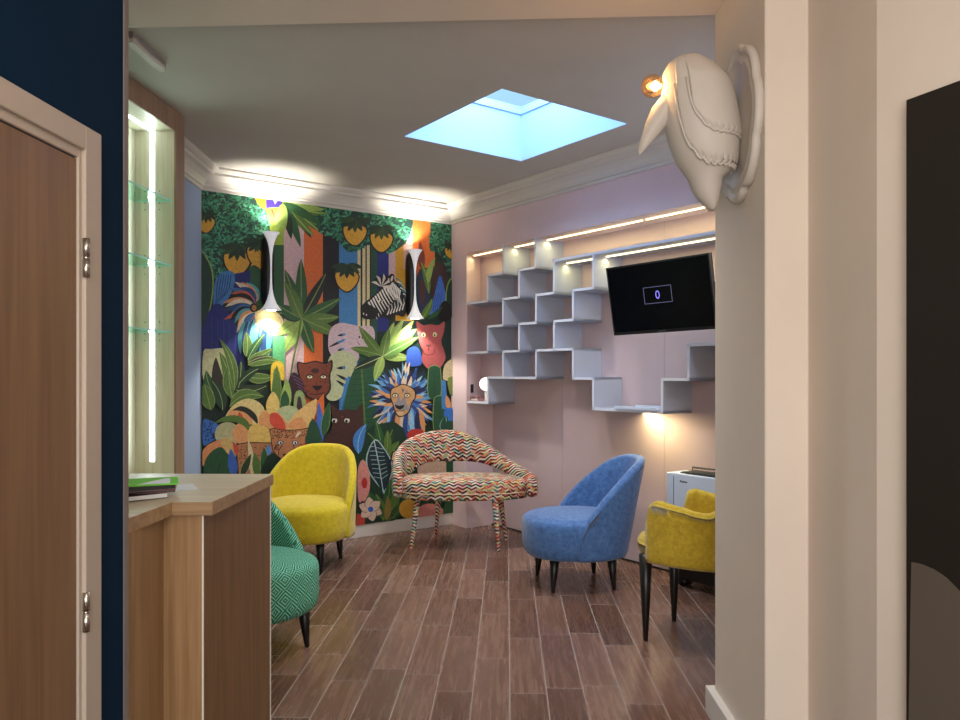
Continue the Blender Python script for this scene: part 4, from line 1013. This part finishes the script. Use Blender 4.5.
# ------------------------------------------------------------------ bird lamp on the right-hand wall
dA = (FA-FB).normalized(); nA = Vector((-dA.y, dA.x, 0))
bp = onp(742, 125, FB, nA)
bird = empty('bird_lamp', (bp.x, bp.y, bp.z), math.atan2(dA.y, dA.x)-pi/2, label='white resin bird lamp with glowing bulb head, mounted on a scalloped wall plaque', cat='lamp')
# local: x = away from wall is -x, y = along wall (away from camera +), z up
pw, phh = .235, .285
def scal(t, k=1.0):
    s_ = .97+.075*abs(cos(4*t))**.5+.02*cos(2*t)
    return (pw*k*s_*cos(t), phh*k*s_*sin(t))
m = MB(); nn = 96
rings = []
for kk, x in ((1.0, -.001), (1.0, -.018), (.985, -.028), (.93, -.03), (.9, -.022), (.86, -.02), (.82, -.026), (.78, -.026), (.74, -.018), (.3, -.016), (.01, -.016)):
    rings.append([(x, *scal(2*pi*i/nn, kk)) for i in range(nn)])
m.loft(rings).build('plaque', M['lamp'], bird)
sil = [(54, 684, 698), (57, 676, 705), (62, 669, 711), (70, 665, 718), (82, 663.5, 725), (95, 663.5, 729), (110, 664.5, 732), (125, 667, 734.5), (140, 671, 736), (152, 675, 736), (162, 680, 735), (171, 686, 732), (177, 690, 724), (190, 695, 722), (199, 701, 720), (206, 708, 718), (209, 711, 716)]
Yb = bp.y-.02
Mi = Matrix.Rotation(-bird.rotation_euler.z, 3, 'Z')
def loc_b(px, py, Y=Yb): return Mi @ (atY(px, py, Y)-bird.location)
rings = []; cl = []
for j, (py, xl, xr) in enumerate(sil):
    a, b = loc_b(xl, py), loc_b(xr, py); c = (a+b)/2; rx = (b.x-a.x)/2; ry = rx*.95+.012
    cl.append((c, rx, ry))
    rings.append([(c.x+rx*cos(2*pi*i/40), c.y*0+ry*sin(2*pi*i/40), c.z) for i in range(40)])
m = MB(); m.loft(rings).build('body', M['lamp'], bird)
# wings: raised shells following the body, scalloped lower edge
def body_pt(zf, ang, off_):
    # zf in 0..1 down the silhouette
    x = zf*(len(cl)-1); i = min(int(x), len(cl)-2); t = x-i
    c = cl[i][0].lerp(cl[i+1][0], t); rx = cl[i][1]+(cl[i+1][1]-cl[i][1])*t+off_; ry = cl[i][2]+(cl[i+1][2]-cl[i][2])*t+off_
    return (c.x+rx*cos(ang), ry*sin(ang), c.z)
for sd, nm in ((-1, 'near'), (1, 'far')):
    m = MB()
    for lay, (z0_, z1_, a0, a1, of, sc_) in enumerate(((.10, .655, 224, 352, .014, .032), (.16, .50, 246, 354, .024, .010))):
        nu, nv = 72, 16; grid = []
        for i in range(nu+1):
            q = i/nu; qq = min(1, q/.4); ang = rad(a0+(a1-a0)*q+2.5*sin(0))*(1 if sd < 0 else -1)
            zl = z0_+(z1_-z0_)*(.35+.65*(1-(1-qq)**2.6)**(1/2.6))+sc_*abs(sin(q*pi*10))**.7
            col = []
            for j in range(nv+1):
                f_ = j/nv; zf = z0_+(zl-z0_)*f_; e = min(1, (1-f_)*16, q*24, .15+f_*3)
                col.append(body_pt(zf, ang, of*max(0, e)))
            grid.append(col)
        vs = [p for c_ in grid for p in c_]
        fs = [(i*(nv+1)+j, (i+1)*(nv+1)+j, (i+1)*(nv+1)+j+1, i*(nv+1)+j+1) for i in range(nu) for j in range(nv)]
        m.add(vs, fs, True)
    m.build('wing', M['lamp'], bird)
    for z0_, z1_, a0, of, sc_, nm2 in ((.10, .655, 224, .014, .032, 'scalloped_trim'), (.16, .50, 246, .024, .010, 'scalloped_trim')):
        pts = []
        for i in range(141):
            q = i/140; qq = min(1, q/.4)
            zl = z0_+(z1_-z0_)*(.35+.65*(1-(1-qq)**2.6)**(1/2.6))+sc_*abs(sin(q*pi*10))**.7
            pts.append(body_pt(zl-.004, rad(a0+(353-a0)*q)*(1 if sd < 0 else -1), of*.75))
        MB().tube(pts, .0045, 8).build(nm2, M['lamp'], bird)
# tail tip, beak-like shade, bulb
b0 = loc_b(664, 98); b1 = loc_b(651, 125); b2 = loc_b(640, 150)
rings = []
for t, wd, dp in ((0, .036, .05), (.2, .044, .048), (.5, .033, .036), (.8, .014, .016), (1, .002, .003)):
    c = b0.lerp(b2, t)+Vector((.03*(1-t), 0, 0)); rings.append([(c.x+wd*cos(2*pi*i/20), dp*sin(2*pi*i/20), c.z-.015*cos(2*pi*i/20)) for i in range(20)])
MB().loft(rings).build('beak', M['lamp'], bird)
bb = loc_b(654, 83)
bu = MB().sphere((bb.x, 0, bb.z), .043, 24).build('bulb', None or glass('bulb_glass', (255, 232, 200), .25), bird)
MB().sphere((bb.x+.012, 0, bb.z), .017, 12, (1.3, .7, .8)).build('filament', M['fil'], bu)
MB().tube([(bb.x+.03, 0, bb.z), (bb.x+.09, 0, bb.z)], .018, 14).build('bulb_socket', M['steel'], bird)
ld = bpy.data.lights.new('bulb_light', 'POINT'); ld.energy = 3.5; ld.color = (1, .68, .36); ld.shadow_soft_size = .03
lo = bpy.data.objects.new('bulb_light', ld); C.objects.link(lo); lo.parent = bird; lo.location = (bb.x-.02, 0, bb.z)
bu.visible_shadow = True

# ------------------------------------------------------------------ dark panel on the near right wall
nD = Vector((-dD.y, dD.x, 0)); nD = nD if nD.dot(-FD) > 0 else -nD
PD = FD+nD*.035
t0 = onp(906, 100, PD, nD); sdist = (t0-PD).dot(dD); zt_ = t0.z
pan = empty('dark_panel', FD+dD*sdist, math.atan2(dD.y, dD.x), label='tall dark brown panel with a taupe rounded shape, cropped at the right edge', cat='panel')
sg = 1 if (Matrix.Rotation(math.atan2(dD.y, dD.x), 3, 'Z') @ Vector((0, 1, 0))).dot(nD) > 0 else -1
y0, y1 = sorted((.002*sg, .035*sg))
MB().box((0, y0, .12), (1.1, y1, zt_)).build('board', M['panel'], pan, bevel=.002)
def onpan(px, py): p_ = onp(px, py, PD, nD); return ((p_-FD).dot(dD)-sdist, p_.z)
arc = [onpan(px, py) for px, py in ((912, 562), (922, 564), (934, 569), (946, 577), (960, 591), (975, 610))]
arc = [(max(a, .002), b) for a, b in arc]; xl_, zl_ = arc[-1]
pts = arc+[(xl_+.04, zl_-.12), (xl_+.05, zl_-.35), (xl_, .125), (.002, .125)]
m = MB(); vs = [(a, .0352*sg, b) for a, b in pts]+[(a, .038*sg, b) for a, b in pts]; n = len(pts)
m.add(vs, [list(range(n)), list(range(2*n-1, n-1, -1))]+[(i, (i+1) % n, n+(i+1) % n, n+i) for i in range(n)]); m.build('rounded_inlay', M['taupe'], pan)

# ------------------------------------------------------------------ light
wd = bpy.data.worlds.new('world'); bpy.context.scene.world = wd; wd.use_nodes = True; nt = wd.node_tree
bg = nt.nodes['Background']; tc_ = nt.nodes.new('ShaderNodeTexCoord'); sp = nt.nodes.new('ShaderNodeSeparateXYZ'); nt.links.new(tc_.outputs['Generated'], sp.inputs[0])
mr = nt.nodes.new('ShaderNodeMapRange'); mr.inputs[1].default_value = .15; mr.inputs[2].default_value = .6; nt.links.new(sp.outputs[2], mr.inputs[0])
mx = nt.nodes.new('ShaderNodeMix'); mx.data_type = 'RGBA'; nt.links.new(mr.outputs[0], mx.inputs[0]); mx.inputs[6].default_value = (.62, .56, .5, 1); mx.inputs[7].default_value = (.5, 1.15, 1.75, 1)
nt.links.new(mx.outputs[2], bg.inputs[0]); bg.inputs[1].default_value = 1.0
def area(name, loc, size, e, col, target=None, spread=180, sy=None):
    ld = bpy.data.lights.new(name, 'AREA'); ld.energy = e; ld.color = col; ld.size = size; ld.spread = rad(spread)
    if sy: ld.shape = 'RECTANGLE'; ld.size_y = sy
    o = bpy.data.objects.new(name, ld); C.objects.link(o); o.location = loc
    if target is not None: o.rotation_euler = (Vector(target)-Vector(loc)).to_track_quat('-Z', 'Y').to_euler()
    return o
o = area('skylight_daylight', (cS.x, cS.y, SKZ+.3), lA*.95, 40, (.5, .66, 1.0), (cS.x, cS.y, 0)); o.rotation_euler.z = math.atan2(w.y, w.x)
area('shelf_wall_fill', (2.15, 3.75, 2.35), .5, 13, (.62, .72, 1.0), S(1.6, 2.3, .1))  # added cool fill hidden behind the stepped wall, to blue the shelf wall
area('corridor_fill', (.15, .55, 2.93), .35, 14, (1, .86, .74), (.15, .55, 0))  # added warm overhead fill for the corridor walls, no fitting seen
area('entrance_fill', (-.2, -1.5, 1.8), 2.2, 106, (1, .94, .88), (.2, 4, 1.3))  # added broad fill behind the camera, brightens the stepped wall
area('room_fill', (.3, 4.0, 2.98), .16, 14, (1, .9, .78), (.35, 4.3, 0), 120)  # added overhead fill for the room, the ceiling shows no fitting
area('room_fill', (-.2, 5.7, 2.98), .12, 12, (1, .9, .78), (-.2, 5.8, 0), 120)  # second added room fill, over the far chairs
area('shelf_underlight', S(2.3, gz(-2)-.02, .17), .5, 4.6, (1, .82, .42), S(2.42, 0, .3), 170, sy=.04)
area('cabinet_led', (c0.x+kd.x*-.13+kp.x*.146, c0.y+kd.y*-.13+kp.y*.146, 1.9), .03, 4, (.85, 1, .97), (c0.x-.1, c0.y-2, 1.9), sy=1.9)

# ------------------------------------------------------------------ camera
cam = bpy.data.cameras.new('camera'); co = bpy.data.objects.new('camera', cam); C.objects.link(co)
co.location = (0, 0, H); co.rotation_euler = (pi/2, 0, 0); cam.sensor_width = 36; cam.lens = F/960*36; cam.shift_y = (CY-360)/960; cam.clip_start = .02
bpy.context.scene.camera = co
vs_ = bpy.context.scene.view_settings; vs_.view_transform = 'Standard'; vs_.look = 'None'; vs_.exposure = 0; vs_.gamma = 1
bpy.context.scene.cycles.max_bounces = 8; bpy.context.scene.cycles.diffuse_bounces = 5; bpy.context.scene.cycles.transparent_max_bounces = 12
bpy.context.scene.cycles.sample_clamp_indirect = 4; bpy.context.scene.cycles.use_denoising = True
